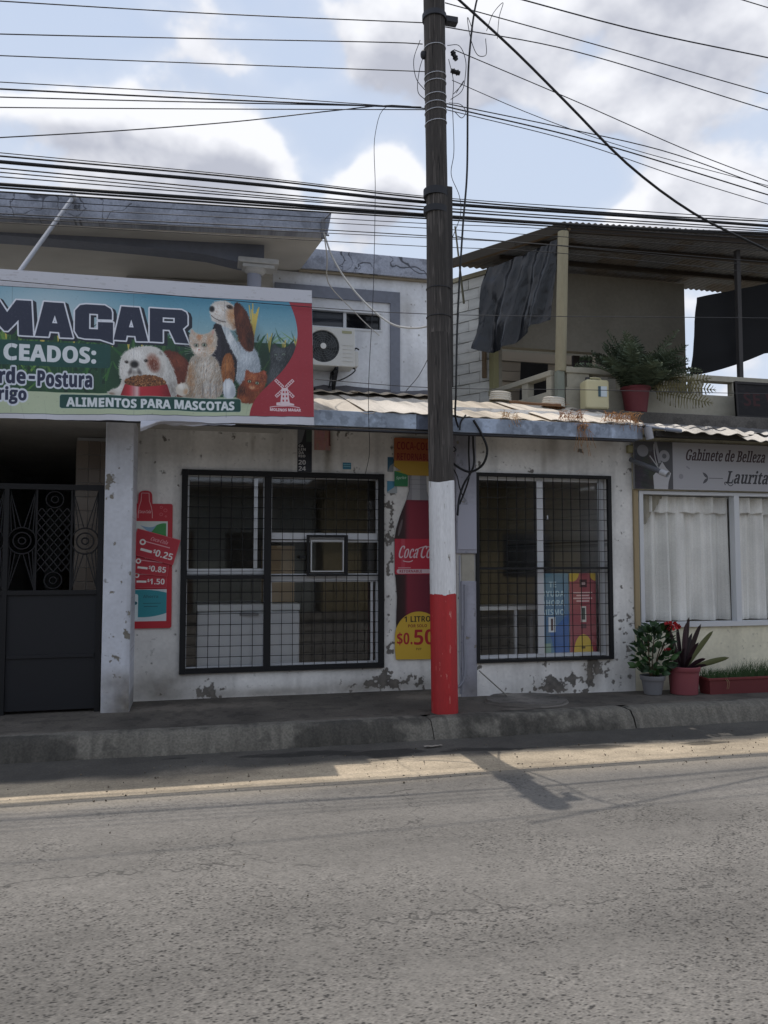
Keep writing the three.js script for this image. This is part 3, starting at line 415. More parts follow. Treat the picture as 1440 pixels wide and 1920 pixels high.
  P(bw, 'mortar', box(0, 1.55, 0, 2.16, .012, .1), plaster(0x9c978e));
  const bg = [0, 1, 2].map((k) => roughen(new RoundedBoxGeometry(.326, .139, .03, 2, .006), .016, 11, k * 7)), hg = roughen(new RoundedBoxGeometry(.158, .139, .03, 2, .006), .016, 11, 4), rr = rng(9);
  for (let j = 0; j < 15; j++) { let x = 0; if (j % 2) { const b = P(bw, 'block', hg, mBlk[j % 4]); b.position.set(.0785, .072 + j * .144, .003); x = .165; } for (; x < 1.45; x += .331) { const b = P(bw, 'block', bg[Math.floor(rr() * 3)], mBlk[Math.floor(rr() * 4)]); b.position.set(x + .163, .072 + j * .144, -.002 + rr() * .006); } }
  P(bw, 'wall_end', box(-.07, -.004, 0, 2.1, -.03, .1), M(0x8e8a66, .9)); P(bw, 'wall_plate', box(-.05, 1.55, 2.163, 2.22, -.04, .1), plaster(0xb0a890)); P(bw, 'timber_stake', box(.02, .07, .75, 1.5, -.09, -.05), mWood);
  // back of the terrace
  P(salon, 'terrace_back_wall', wallShape([[3.9, 3.1], [6.76, 3.1], [6.76, 5.47], [3.9, 5.47]], [[3.98, 5.42, 3.3, 4.39]], -1.62, -1.5), plaster(0xa8a296), 'beige plastered back wall of the terrace with a low opening');
  for (let j = 0; j < 9; j++) P(salon, 'plank', roughen(box(4.0, 6.4, 3.3 + j * .15, 3.438 + j * .15, -2.62 - (j % 2) * .012, -2.6 - (j % 2) * .012), .01, 4, j), M([0x9d9488, 0x8f877c, 0xa59c8f][j % 3], .9));
  P(salon, 'plank_wall_back', box(3.9, 6.6, 3.1, 4.9, -2.8, -2.66), mTerDark); P(salon, 'inner_frame', merge(box(4.9, 4.95, 3.5, 4.39, -1.75, -1.7), box(5.12, 5.22, 3.5, 4.39, -1.75, -1.7), box(5.37, 5.41, 3.3, 4.39, -1.75, -1.7), box(4.9, 5.41, 3.9, 3.94, -1.755, -1.69)), M(0x2a2523, .9));
  // roof of the terrace: corrugated metal on purlins
  const tM = pair(2, 2, 120, (x, y, o) => { const f = n2(x * 60, y * 60), m = fbm(x * 2, y * 2, 5), r = sstep(.55, .68, fbm(x * 3 + 9, y * 3, 4)); const k = (.9 + f * .15) * (.8 + m * .4); o[0] = lerp(118, 108, r) * k; o[1] = lerp(118, 100, r) * k; o[2] = lerp(120, 92, r) * k; o[3] = 128; }, THREE.MirroredRepeatWrapping);
  P(salon, 'terrace_roof', sheet(560, 8, (u, v) => { const A = lerp(4.22, 9.4, u), B = lerp(3.2, 9.4, u), zf = lerp(-.17, .38, u), zb = lerp(-1.75, -1.85, u), t = v, x = lerp(A, B, t), z = lerp(zf, zb, t); return [x, 5.55 + Math.sin(u * 5.18 / .076 * 2 * Math.PI) * .011 - t * .02 + (u < .004 ? -.006 : 0), z]; }, .004, (u, v, q) => [q[0], q[2]]), M(0xffffff, .75, tM), 'rusty grey corrugated metal roof over the terrace');
  for (const [z, dz] of [[-.28, .5], [-.75, .3], [-1.25, .1]]) P(salon, 'purlin', bar([4.2 - (z < -.5 ? .35 : 0), 5.495, z], [9.3, 5.495, z + dz], .05, .05), M(0x3d352e, .9));
  P(salon, 'eaves_plank', bar([4.24, 5.5, -.16], [3.22, 5.5, -1.72], .03, .1), M(0x4a4641, .9)); P(salon, 'rafter', bar([4.32, 5.49, -.2], [3.36, 5.49, -1.66], .05, .05), mWood);
}
{ // things on and around the terrace
  const tt = canvas(256, 256, (g, w, h) => { g.fillStyle = '#808080'; g.fillRect(0, 0, w, h); const r = rng(3); for (let i = 0; i < 900; i++) { g.strokeStyle = `rgba(${r() > .5 ? 255 : 0},${r() > .5 ? 255 : 0},${r() > .5 ? 255 : 0},.08)`; g.lineWidth = 1 + r() * 3; g.beginPath(); const x = r() * w, y = r() * h; g.moveTo(x, y); g.lineTo(x + (r() - .5) * 60, y + r() * 90); g.stroke(); } });
  tt.colorSpace = THREE.NoColorSpace;
  const TL = [3.69, 5.34, -1.25], TR = [4.22, 5.4, -.3], BL = [3.49, 4.24, -1.2], BR = [4.13, 4.42, -.35];
  const tarp = sheet(56, 44, (u, v) => {
    const t = 1 - v, a = [0, 1, 2].map((k) => lerp(lerp(TL[k], TR[k], u), lerp(BL[k], BR[k], u), t));
    const f = Math.sin(u * 15 + t * 1.6 + 1.2 * Math.sin(t * 3)) * .045 * (.3 + t) + Math.sin(u * 34 + t * 6) * .014 + (fbm(u * 7, t * 4, 5) - .5) * .085 + .016 * Math.abs(Math.sin(u * 21 + t * 2.2 + 3 * fbm(u * 3, t, 2)));
    a[0] -= f * .88; a[2] += f * .46; a[1] -= .16 * Math.sin(Math.PI * Math.min(1, u * 1.25)) * t * t * (1 - u * .4) + (1 - t) * .03 * Math.abs(Math.sin(u * 9)); return a; }, .003);
  const o = P(scene, 'plastic_tarp', tarp, MP(0x17191e, .26, { bumpMap: tt, bumpScale: .003 })); tag(o, 'black plastic tarp hanging in folds from the terrace roof by the block wall', 'tarp');
  const cl = P(scene, 'shade_cloth', sheet(40, 16, (u, v) => { const x = lerp(6.12, 9.0, u) + (1 - v) * -.1 * (1 - u); const top = 4.84 + .6 * u * (1.45 - u * .45), bot = 3.85 + .33 * Math.pow(Math.min(1, u * 2.6), 1.4) + u * .1; return [x, lerp(bot, top, v), -.36 + Math.sin(u * 11 + v * 2) * .03 + (fbm(u * 5, v * 4, 3) - .5) * .05]; }, .003), M(0x101114, .95)); tag(cl, 'black woven shade cloth stretched behind the steel terrace post', 'cloth');
  const lau = P(scene, 'hanging_cloth', sheet(14, 12, (u, v) => [lerp(4.62, 5.05, u) - (1 - v) * .05, lerp(3.45, 4.42, v), -2.35 + Math.sin(u * 9) * .02 * (1.2 - v)], .004), M(0x17181c, .95)); tag(lau, 'dark cloth hanging before the planks at the back of the terrace', 'cloth');
  const j = thing('jerry_can', 'pale yellow jerry can with a torn label on the terrace ledge', 'can', [4.49, 3.263, .02], -.08);
  P(j, 'can_body', roughen(new RoundedBoxGeometry(.285, .35, .2, 5, .035).translate(0, .178, 0), .008, 8), M(0xc8c09a, .55)); P(j, 'can_label', box(-.0, .105, .15, .27, .1035, .1055), M(0xffffff, .7, { map: canvas(128, 128, (g, w, h) => { g.fillStyle = '#c9d3d8'; g.fillRect(0, 0, w, h); const r = rng(8); g.fillStyle = '#6b7f86'; for (let i = 0; i < 9; i++) g.fillRect(r() * 90, r() * 110, 20 + r() * 30, 5 + r() * 8); g.strokeStyle = '#3e5963'; g.lineWidth = 8; g.strokeRect(0, 0, w, h); }) })); P(j, 'can_handle', tube([[-.08, .345, 0], [-.07, .378, 0], [0, .385, 0], [.07, .378, 0], [.08, .345, 0]], .012, 16), M(0xc8c09a, .55)); P(j, 'cap', new THREE.CylinderGeometry(.028, .028, .03, 14).translate(-.1, .366, .04), M(0x3a3a3a, .5));
  // chalk board
  const c = thing('chalk_board', 'black framed board with faint red letters leaning on the terrace parapet', 'sign', [6.36, 3.263, .05]); c.rotation.x = -.06;
  P(c, 'board', box(0, .85, .02, .43, -.02, .0), M(0x1d1b1c, .8)); P(c, 'letters', box(.02, .83, .03, .42, .0015, .0025), M(0xffffff, .85, { map: canvas(512, 256, (g, w, h) => { g.fillStyle = '#1b1a1c'; g.fillRect(0, 0, w, h); const r = rng(5); for (let i = 0; i < 300; i++) { g.fillStyle = `rgba(90,80,80,${r() * .1})`; g.fillRect(r() * w, r() * h, r() * 60, r() * 20); } g.font = 'bold 150px sans-serif'; g.fillStyle = '#3c2123'; g.fillText('SE V', 50, 175, 420); }) }));
  for (const q of [[0, .85, 0, .03], [0, .85, .42, .45]]) P(c, 'board_frame', box(q[0], q[1], q[2], q[3], -.025, .012), M(0x232021, .7)); for (const x of [0, .825]) P(c, 'board_frame', box(x, x + .025, .0305, .4195, -.025, .012), M(0x232021, .7));
  for (const u of c.children) if (u.name === 'letters') { const g = u.geometry, p = g.attributes.position, uv = g.attributes.uv; for (let i = 0; i < p.count; i++) uv.setXY(i, (p.getX(i) - .02) / .81, (p.getY(i) - .03) / .39); }
  // ribbed white tubs
  for (const [x, y, z, s, l] of [[3.98, 3.295, .0, 1, 'white ribbed tub upside down on the roof beside the cream post'], [3.54, 3.44, -.5, 1.0, 'white ribbed tub upside down on the roof below the block wall']]) {
    const pr = [[0, .105], [.1, .105]]; for (let k = 0; k < 4; k++) { const yy = .1 - k * .026; pr.push([.118 + k * .004, yy], [.124 + k * .004, yy - .006], [.122 + k * .004, yy - .016], [.116 + k * .004, yy - .021]); } pr.push([.128, 0]);
    const t = P(scene, 'ribbed_tub', new THREE.LatheGeometry(pr.map((q) => new THREE.Vector2(q[0] * s, q[1] * s)), 28), M(0xc9c4b8, .6)); t.position.set(x, y, z); t.rotation.set(.08, 0, -.05); tag(t, l, 'tub', 'white ribbed tubs on the roof'); }
  const st = P(scene, 'wooden_stick', roughen(tube([[3.32, 3.265, .3], [3.5, 3.245, .36], [3.7, 3.228, .42], [3.86, 3.222, .44]], .016, 30, 7), .014, 12), M(0x6b4f38, .9)); tag(st, 'bent brown stick lying on the pale roof sheets', 'stick');
  // dry grass that has rooted in the eaves
  const straw = [0xa5794f, 0x9a6a45, 0xb08a5c].map((q) => M(q, .95)); let gi = 0;
  for (const [x, y, z, w, n, hang, l] of [[4.24, 2.99, 1.0, .2, 190, .1, 'thick tuft of dry brown grass at the end of the grey eaves board'], [3.7, 2.985, .99, .13, 90, .06, 'tuft of dry straw on the eaves board in front of the terrace post'], [3.02, 2.96, 1.0, .07, 36, .08, 'thin wisp of dry grass on the eaves board beside the pole cables'], [3.78, 2.86, 1.055, .06, 50, .2, 'withered brown creeper hanging over the grey eaves board'], [4.02, 3.275, .0, .1, 50, .02, 'small dry tuft at the foot of the yellow can']]) {
    const r = rng(77 + gi), gs = []; for (let i = 0; i < n; i++) { const a = x + (r() - .5) * 2 * w, b = z + (r() - .4) * .07, e = r(), d = [(r() - .5) * .12, e > .45 ? .02 + r() * .05 : -hang * r() * 1.4, (r()) * .05]; gs.push(tube([[a, y, b], [a + d[0] * .5, y + d[1] * .7 + .02, b + d[2]], [a + d[0], y + d[1], b + d[2] * 1.3]], .0022, 4, 3)); }
    const o2 = P(scene, 'dry_grass', merge(...gs), straw[gi++ % 3]); tag(o2, l, 'dry grass', 'dry grass on the roofs', 'stuff'); }
}
// ---------------------------------------------------------------- far side houses (mirrored in the glass)
{
  const mk = (x0, x1, h, z, color, label) => {
    const o = thing('far_house', label, 'house', [(x0 + x1) / 2, .15, z]), w = (x1 - x0) / 2, mw = plaster(color); o.rotation.y = Math.PI;
    const holes = [[-w * .75, -w * .35, .9, 2.1], [w * .3, w * .7, .9, 2.1], [-.45, .45, .02, 2.15]]; if (h > 4) holes.push([-w * .7, -w * .3, 3.6, 4.8], [w * .3, w * .7, 3.6, 4.8]);
    P(o, 'wall', wallShape([[-w, 0], [w, 0], [w, h], [-w, h]], holes, -.2, 0), mw); P(o, 'wall', box(-w, w, 0, h, -4, -3.8), mw); for (const s of [-1, 1]) P(o, 'wall', box(s > 0 ? w - .2 : -w, s > 0 ? w : -w + .2, 0, h, -3.8, -.2), mw);
    P(o, 'roof', box(-w - .2, w + .2, h, h + .18, -4.2, .6), mConc); for (const [a, b, c, d] of holes) P(o, d - c > 2 ? 'door' : 'window_pane', box(a, b, c, d, -.15, -.1), d - c > 2 ? M(0x4a3526, .7) : MP(0x20242a, .08)); return o; };
  mk(-12, -4.2, 3.0, 12.6, 0xb59a7a, 'tan single-storey house across the street'); mk(-4, 3.2, 3.2, 12.7, 0xa9b0ae, 'grey single-storey house across the street'); mk(3.4, 10.5, 3.4, 12.6, 0xc2b28c, 'yellow single-storey house across the street'); mk(10.7, 19, 3.1, 12.7, 0x9a8f88, 'brown single-storey house across the street');
}
// ---------------------------------------------------------------- gate
{
  const g = thing('metal_gate', 'dark metal gate with solid lower sheet and scroll work above, left of the column', 'gate', [-.8, .17, .45]), m = M(0x0a0b0f, .75), ms = M(0x111319, .7);
  const B = (a, b, w = .014) => bar([a[0], a[1], 0], [b[0], b[1], 0], w, w);
  P(g, 'gate_frame', merge(box(-1.7, -.0, 2.03, 2.08, -.02, .02), box(-.045, 0, 0, 2.0295, -.02, .02), box(-1.7, -1.655, 0, 2.0295, -.02, .02), box(-.85, -.81, 0, 2.0295, -.021, .021), box(-1.654, -.851, 1.07, 1.11, -.02, .02), box(-.809, -.046, 1.07, 1.11, -.02, .02)), m);
  for (const [a, b] of [[-.808, -.047], [-1.653, -.852]]) P(g, 'sheet_panel', box(a, b, .03, 1.069, -.008, .0), ms);
  P(g, 'panel_rib', box(-.8, -.06, .5, .53, .001, .014), ms); P(g, 'divider', box(-.585, -.57, 1.11, 2.03, -.01, .01), m); P(g, 'divider', box(-.285, -.27, 1.11, 2.03, -.01, .01), m); P(g, 'divider', box(-1.4, -1.385, 1.11, 2.03, -.01, .01), m); P(g, 'divider', box(-1.1, -1.085, 1.11, 2.03, -.01, .01), m);
  const fan = (x0, x1) => { const cx = (x0 + x1) / 2, cy = 1.56; for (const r of [.03, .075, .12]) P(g, 'scroll_ring', new THREE.TorusGeometry(r, .007, 6, 28).translate(cx, cy, 0), m); for (const [px, py] of [[x0, 1.11], [x1, 1.11], [x0, 2.03], [x1, 2.03]]) for (let k = 0; k < 4; k++) { const t = lerp(-1, 1, k / 3), up = py > 1.5 ? 1 : -1, sx = px > cx ? 1 : -1, a = Math.PI / 2 * up + sx * up * -(.1 + k * .38), e = [cx + Math.cos(a) * .12, cy + Math.sin(a) * .12]; P(g, 'ray_bar', B([px, py], e, .009), m); } };
  fan(-.27, -.045); fan(-.81, -.585); fan(-1.085, -.85); fan(-1.655, -1.4);
  for (const x0 of [-.57, -1.385]) { const w = .285; for (let k = 0; k < 12; k++) for (const s of [1, -1]) { const lo = 1.28, hi = 1.86, c = lo - .36 + k * .09, f = (x) => s > 0 ? c + (x - x0) * 1.25 : c + (x0 + w - x) * 1.25; let xa = x0, xb = x0 + w; const cut = (y) => s > 0 ? x0 + (y - c) / 1.25 : x0 + w - (y - c) / 1.25, e = [cut(lo), cut(hi)].sort((p, q) => p - q); xa = Math.max(xa, e[0]); xb = Math.min(xb, e[1]); if (xb - xa < .03) continue; P(g, 'lattice_bar', B([xa, f(xa)], [xb, f(xb)], .009), m); } for (const cy of [1.2, 1.94]) for (const r of [.03, .075]) P(g, 'scroll_ring', new THREE.TorusGeometry(r, .006, 6, 24).translate(x0 + w / 2, cy, 0), m); }
}
// ---------------------------------------------------------------- banner over the eaves
{
  const art = canvas(2048, 709, (g) => {
    g.setTransform(5.58, 0, 0, 5.58, 0, 0); // centimetres from the top left corner of the banner
    const r = rng(31), W = 367, H = 127;
    g.fillStyle = '#c3c4cb'; g.fillRect(0, 0, W, H);
    g.save(); g.beginPath(); g.moveTo(0, 15.5); g.lineTo(W, 12); g.lineTo(W, 119.5); g.lineTo(0, 124.5); g.clip();
    let q = g.createLinearGradient(0, 12, 0, 60); q.addColorStop(0, '#4a8aa6'); q.addColorStop(.5, '#7ba6b5'); q.addColorStop(1, '#a9bfbf'); g.fillStyle = q; g.fillRect(0, 0, W, 70);
    q = g.createRadialGradient(140, 45, 4, 140, 45, 90); q.addColorStop(0, 'rgba(190,205,212,.9)'); q.addColorStop(1, 'rgba(190,205,212,0)'); g.fillStyle = q; g.fillRect(0, 0, W, 75);
    g.fillStyle = '#23482f'; g.fillRect(0, 52, W, 54); // corn field
    const leaf = (x, y, l, a, w, c) => { g.fillStyle = c; g.save(); g.translate(x, y); g.rotate(a); g.beginPath(); g.moveTo(0, -w / 2); g.quadraticCurveTo(l * .5, -w, l, w * .6); g.quadraticCurveTo(l * .5, w * .4, 0, w / 2); g.fill(); g.restore(); };
    const gc = ['#1f4a2c', '#2c5f30', '#163527', '#3f7438', '#6f9443', '#0f2a20', '#21463a'];
    for (let i = 0; i < 900; i++) { g.globalAlpha = .35 + r() * .6; leaf(r() * W, 50 + r() * 56, 6 + r() * 17, -Math.PI / 2 + (r() - .5) * 2.2, .7 + r() * 1.8, gc[Math.floor(r() * 7)]); } g.globalAlpha = 1;
    for (let i = 0; i < 34; i++) { const x = r() * W; const q2 = g.createLinearGradient(0, 50, 0, 104); q2.addColorStop(0, 'rgba(150,180,90,.5)'); q2.addColorStop(1, 'rgba(60,110,50,.15)'); g.fillStyle = q2; g.fillRect(x, 46 + r() * 10, .7, 50); }
    for (let i = 0; i < 26; i++) { const x = r() * W, y = 40 + r() * 8; g.strokeStyle = '#c9b458'; g.lineWidth = .5; for (let k = 0; k < 5; k++) { g.beginPath(); g.moveTo(x, y + 18); g.lineTo(x + (r() - .5) * 6, y + r() * 6); g.stroke(); } }
    g.strokeStyle = '#cdb65a'; g.lineWidth = .9; for (let k = 0; k < 12; k++) { g.beginPath(); g.moveTo(313, 50); g.lineTo(313 + (k - 6) * 1.1, 15 + r() * 18); g.stroke(); }
    g.fillStyle = '#b3bfa2'; g.fillRect(0, 103.5, W, 24);
    g.fillStyle = '#1c4a45'; g.beginPath(); g.roundRect(-5, 60.5, 196, 21, 2.5); g.fill();
    // heavy slanted capitals, drawn as polygons with a pale rim and a dark drop edge
    const poly = (pts) => { g.beginPath(); for (const ring of pts) { ring.forEach(([x, y], i) => (i ? g.lineTo(x, y) : g.moveTo(x, y))); g.closePath(); } };
    const A = (x, w) => [[[x + w * .22, 0], [x + w * .74, 0], [x + w, 30], [x + w * .66, 30], [x + w * .63, 25.5], [x + w * .38, 25.5], [x + w * .35, 30], [x, 30]], [[x + w * .44, 18], [x + w * .58, 18], [x + w * .51, 11]]];
    const MM = (x, w) => [[[x + 2, 0], [x + w * .36, 0], [x + w * .52, 11], [x + w * .68, 0], [x + w - 2, 0], [x + w, 30], [x + w * .74, 30], [x + w * .73, 17], [x + w * .54, 27], [x + w * .48, 27], [x + w * .28, 17], [x + w * .27, 30], [x, 30]]];
    const GG = (x, w) => [[[x + 4, 1], [x + 9, 0], [x + w - 6, 0], [x + w - 1, 3], [x + w, 6], [x + w, 12.5], [x + w * .62, 12.5], [x + w * .62, 8], [x + w * .38, 8], [x + w * .38, 21.5], [x + w * .62, 21.5], [x + w * .62, 15], [x + w + 1, 15], [x + w + 1, 33.5], [x + w * .68, 30], [x + 8, 30], [x + 3, 29], [x, 24], [x, 6]]];
    const RR = (x, w) => [[[x, 0], [x + w - 5, 0], [x + w - 1, 2], [x + w, 5], [x + w, 13], [x + w - 4, 17], [x + w + 1, 30], [x + w * .68, 30], [x + w * .52, 18.5], [x + w * .34, 18.5], [x + w * .34, 30], [x, 30]], [[x + w * .34, 7.5], [x + w * .34, 12], [x + w * .66, 12], [x + w * .66, 7.5]]];
    const word = [MM(86, 43), A(130.5, 30), GG(162, 30), A(193.5, 28.5), RR(223.5, 32)];
    for (const [dx, dy, lw, c] of [[2.6, 1.6, 3, '#1e2430'], [1.6, 1, 3, '#1e2430'], [0, 0, 2.6, '#d9dde6']]) { g.save(); g.translate(dx, 26 + dy); g.lineJoin = 'round'; g.lineWidth = lw; g.strokeStyle = c; g.fillStyle = c; for (const l of word) { poly(l); g.stroke(); g.fill('evenodd'); } g.restore(); }
    g.save(); g.translate(0, 26); g.fillStyle = '#272d42'; for (const l of word) { poly(l); g.fill('evenodd'); } g.restore();
    const text = (s, x, y, h, w, fill, rim, rw, align = 'left', sk = 0) => { g.save(); g.translate(x, y); g.font = `bold ${h * 1.38}px sans-serif`; const m = g.measureText(s).width; g.transform(w / m, 0, sk, 1, 0, 0); g.lineJoin = 'round'; g.textAlign = align; if (rim) { g.strokeStyle = rim; g.lineWidth = rw; g.strokeText(s, 0, 0); } g.fillStyle = fill; g.fillText(s, 0, 0); g.lineWidth = h * .07; g.strokeStyle = fill; g.strokeText(s, 0, 0); g.restore(); };
    text('CEADOS:', 105.5, 77.4, 13.4, 74.5, '#d6dce0', '#163d3a', .6); text('rde', 102, 97.3, 12.6, 22, '#232a45', '#ccd3dd', 4); text('-', 126, 96.5, 12, 5, '#232a45', '#ccd3dd', 4); text('Postura', 132, 98.8, 12.8, 45, '#232a45', '#ccd3dd', 4); text('rigo', 102, 111.6, 10.4, 23, '#232a45', '#ccd3dd', 4);
    // ---- animals: bodies with soft volumes, then hair
    const trace = (pts) => { g.beginPath(); const n = pts.length; g.moveTo((pts[0][0] + pts[n - 1][0]) / 2, (pts[0][1] + pts[n - 1][1]) / 2); for (let i = 0; i < n; i++) { const p = pts[i], q2 = pts[(i + 1) % n]; g.quadraticCurveTo(p[0], p[1], (p[0] + q2[0]) / 2, (p[1] + q2[1]) / 2); } };
    const soft = (c, x, y, a, b, t = 0, k = 1) => { g.save(); g.translate(x, y); g.rotate(t); g.scale(1, b / a); const q2 = g.createRadialGradient(0, 0, 0, 0, 0, a); q2.addColorStop(0, `rgba(${c},${k})`); q2.addColorStop(.55, `rgba(${c},${k * .62})`); q2.addColorStop(1, `rgba(${c},0)`); g.fillStyle = q2; g.beginPath(); g.arc(0, 0, a, 0, 7); g.fill(); g.restore(); };
    const strokes = (x, y, a, b, n, cs, l, dir, spread = .8, w = .2) => { for (let i = 0; i < n * 2.2; i++) { const t = r() * 6.283, k = Math.sqrt(r()), px = x + Math.cos(t) * a * k, py = y + Math.sin(t) * b * k, d = dir + (r() - .5) * spread; g.strokeStyle = `rgba(${cs[Math.floor(r() * cs.length)]},${.2 + r() * .34})`; g.lineWidth = w; g.beginPath(); g.moveTo(px, py); g.quadraticCurveTo(px + Math.cos(d) * l * .6, py + Math.sin(d) * l * .6 + .2, px + Math.cos(d + .3) * l, py + Math.sin(d + .3) * l); g.stroke(); } };
    const body = (pts, base, vols, hair = []) => { g.save(); trace(pts); g.fillStyle = base; g.fill(); trace(pts); g.clip(); for (const v of vols) soft(...v); for (const h of hair) strokes(...h); g.restore(); const n = pts.length, cx = pts.reduce((t, p) => t + p[0], 0) / n, cy = pts.reduce((t, p) => t + p[1], 0) / n; for (let i = 0; i < n; i++) { const p = pts[i], q3 = pts[(i + 1) % n], o3 = pts[(i + 2) % n], a0 = [(p[0] + q3[0]) / 2, (p[1] + q3[1]) / 2], a2 = [(q3[0] + o3[0]) / 2, (q3[1] + o3[1]) / 2], len = Math.hypot(a2[0] - a0[0], a2[1] - a0[1]); for (let k = 0; k < len * 5; k++) { const t = r(), x = (1 - t) * (1 - t) * a0[0] + 2 * t * (1 - t) * q3[0] + t * t * a2[0], y = (1 - t) * (1 - t) * a0[1] + 2 * t * (1 - t) * q3[1] + t * t * a2[1], d = Math.atan2(y - cy, x - cx) + .5 + (r() - .5) * 1.2, l = .5 + r() * 1.1; g.strokeStyle = base; g.globalAlpha = .35 + r() * .4; g.lineWidth = .18 + r() * .15; g.beginPath(); g.moveTo(x - Math.cos(d) * .5, y - Math.sin(d) * .5); g.lineTo(x + Math.cos(d) * l, y + Math.sin(d) * l); g.stroke(); } } g.globalAlpha = 1; };
    const eye = (x, y, s, c) => { soft('30,24,22', x, y, s * 2.1, s * 1.7, 0, .7); g.fillStyle = c; g.beginPath(); g.ellipse(x, y, s, s * .9, 0, 0, 7); g.fill(); g.fillStyle = '#101010'; g.beginPath(); g.ellipse(x, y, s * .55, s * .8, 0, 0, 7); g.fill(); g.fillStyle = 'rgba(235,235,230,.9)'; g.beginPath(); g.arc(x - s * .25, y - s * .3, s * .2, 0, 7); g.fill(); };
    const D2 = Math.PI / 2;
    for (const [x, y, a, b2] of [[228, 84, 44, 26], [268, 80, 30, 34], [302, 70, 30, 44], [330, 76, 22, 30]]) soft('12,30,24', x, y, a, b2, 0, .55);
    // grey tabby at the right edge
    body([[331, 51], [335, 56], [343, 56], [350, 49], [353, 60], [351, 74], [341, 86], [327, 97], [324, 86], [329, 74], [328, 62]], '#33383c', [['96,104,108', 336, 60, 7, 6, 0, .6], ['20,24,26', 347, 70, 9, 14, 0, .7], ['110,116,118', 331, 80, 6, 12, .3, .45], ['150,156,156', 336, 66, 3.4, 2.6, 0, .6]], [[338, 70, 12, 24, 700, ['20,22,24', '130,136,138', '60,66,70'], 2.4, D2]]); eye(333.2, 62.5, 1.1, '#8fa79a'); eye(340.4, 61.6, 1.2, '#8fa79a'); soft('16,16,18', 336.4, 66, 1.3, .9, 0, .9);
    // hound with raised head
    body([[292, 52], [304, 52], [316, 58], [320, 76], [316, 94], [308, 98], [300, 92], [293, 78]], '#8f9aa4', [['206,216,224', 306, 66, 8, 10, 0, .8], ['120,132,142', 316, 84, 8, 14, 0, .7], ['132,142,152', 296, 84, 6, 10, 0, .6], ['200,208,214', 309, 84, 6, 9, 0, .5]], [[306, 74, 13, 24, 700, ['236,240,244', '130,140,150', '190,198,204'], 3.4, D2]]);
    body([[277, 36], [286, 37], [292, 48], [298, 62], [298, 84], [290, 103], [279, 97], [275, 70]], '#201d25', [['62,58,70', 282, 58, 4, 16, 0, .6], ['10,9,12', 290, 80, 5, 16, 0, .6]], [[285, 66, 9, 30, 420, ['70,66,78', '12,10,14', '44,40,50'], 3, D2]]);
    body([[287, 64], [294, 63], [296, 78], [296, 91], [286, 92], [284, 80]], '#8a5128', [['186,124,72', 290, 74, 4, 9, 0, .7], ['64,32,16', 294, 84, 4, 9, 0, .6]], [[290, 78, 6, 14, 220, ['200,140,90', '90,48,24'], 2.4, D2]]); body([[286, 87], [295, 87], [298, 104], [286, 105]], '#c4cbd2', [['240,243,246', 290, 94, 4, 8, 0, .7], ['140,148,158', 295, 99, 4, 7, 0, .6]]);
    body([[284, 35], [289, 37], [295, 47], [301, 60], [302, 72], [296, 64], [289, 49]], '#b9c2c8', [['244,247,249', 292, 50, 4, 10, .3, .7], ['150,160,168', 298, 66, 4, 12, 0, .5]], [[293, 56, 7, 20, 260, ['250,250,250', '150,158,166'], 3, 1.2]]);
    body([[275, 21], [281, 15.5], [290, 15], [297, 20], [301, 32], [297, 43], [290, 39], [282, 36], [276, 33]], '#d3cfc9', [['238,236,232', 283, 24, 7, 7, 0, .8], ['178,120, 70', 295, 28, 7, 11, 0, .95], ['120,70,36', 298, 38, 5, 7, 0, .7], ['150,146,144', 284, 34, 7, 2.6, 0, .6]], [[288, 27, 11, 12, 320, ['240,236,230', '150,110,76', '190,180,170'], 1.7, .5]]);
    soft('28,18,16', 292.6, 20.4, 4.2, 2.4, .3, 1); eye(291.8, 20.4, 1.2, '#3a2418'); soft('14,12,14', 276.8, 23.2, 3, 3.6, .1, 1); soft('14,12,14', 276.8, 23.2, 2.4, 3, .1, 1); g.strokeStyle = 'rgba(30,22,22,.8)'; g.lineWidth = .6; g.beginPath(); g.moveTo(276, 29); g.quadraticCurveTo(281, 34, 289, 34.5); g.stroke();
    body([[296, 16], [302, 17], [309, 28], [314, 46], [313, 61], [306, 60], [300, 50], [297, 34]], '#4c2416', [['130,72,42', 302, 28, 3.4, 10, .3, .65], ['34,16,12', 310, 50, 5, 13, 0, .8], ['120,60,36', 305, 50, 3, 10, 0, .5]], [[305, 40, 9, 24, 380, ['150,88,54', '30,14,10', '96,46,28'], 3, 1.2]]);
    // red tabby kitten
    body([[304, 88], [312, 84], [322, 88], [323, 98], [319, 107], [306, 109], [298, 106], [299, 96]], '#6e3420', [['176,104,60', 304, 105, 6, 4, 0, .7], ['40,20,14', 302, 97, 5, 6, 0, .8], ['150,84,48', 316, 101, 5, 6, 0, .5]], [[310, 98, 12, 11, 300, ['190,120,70', '50,22,14', '120,60,32'], 2.2, D2]]);
    body([[306.5, 77], [310, 81], [317, 81], [323.5, 76], [325, 86], [321, 94], [314, 98], [308, 95], [305, 87]], '#8a4026', [['200,128,78', 312, 84, 5, 5, 0, .6], ['226,196,160', 311.4, 94, 3.6, 2.6, 0, .85], ['70,28,18', 321, 86, 4, 6, 0, .6], ['196,110,100', 322.6, 80, 1.6, 2.6, 0, .6]], [[314, 87, 9, 9, 420, ['220,150,96', '64,26,16', '150,76,42'], 1.7, -1.2, 2]]); eye(309.2, 88.6, 1.25, '#a9bfa0'); eye(316, 89.8, 1.35, '#a9bfa0'); soft('120,60,56', 311.6, 92.6, 1, .7, 0, .9);
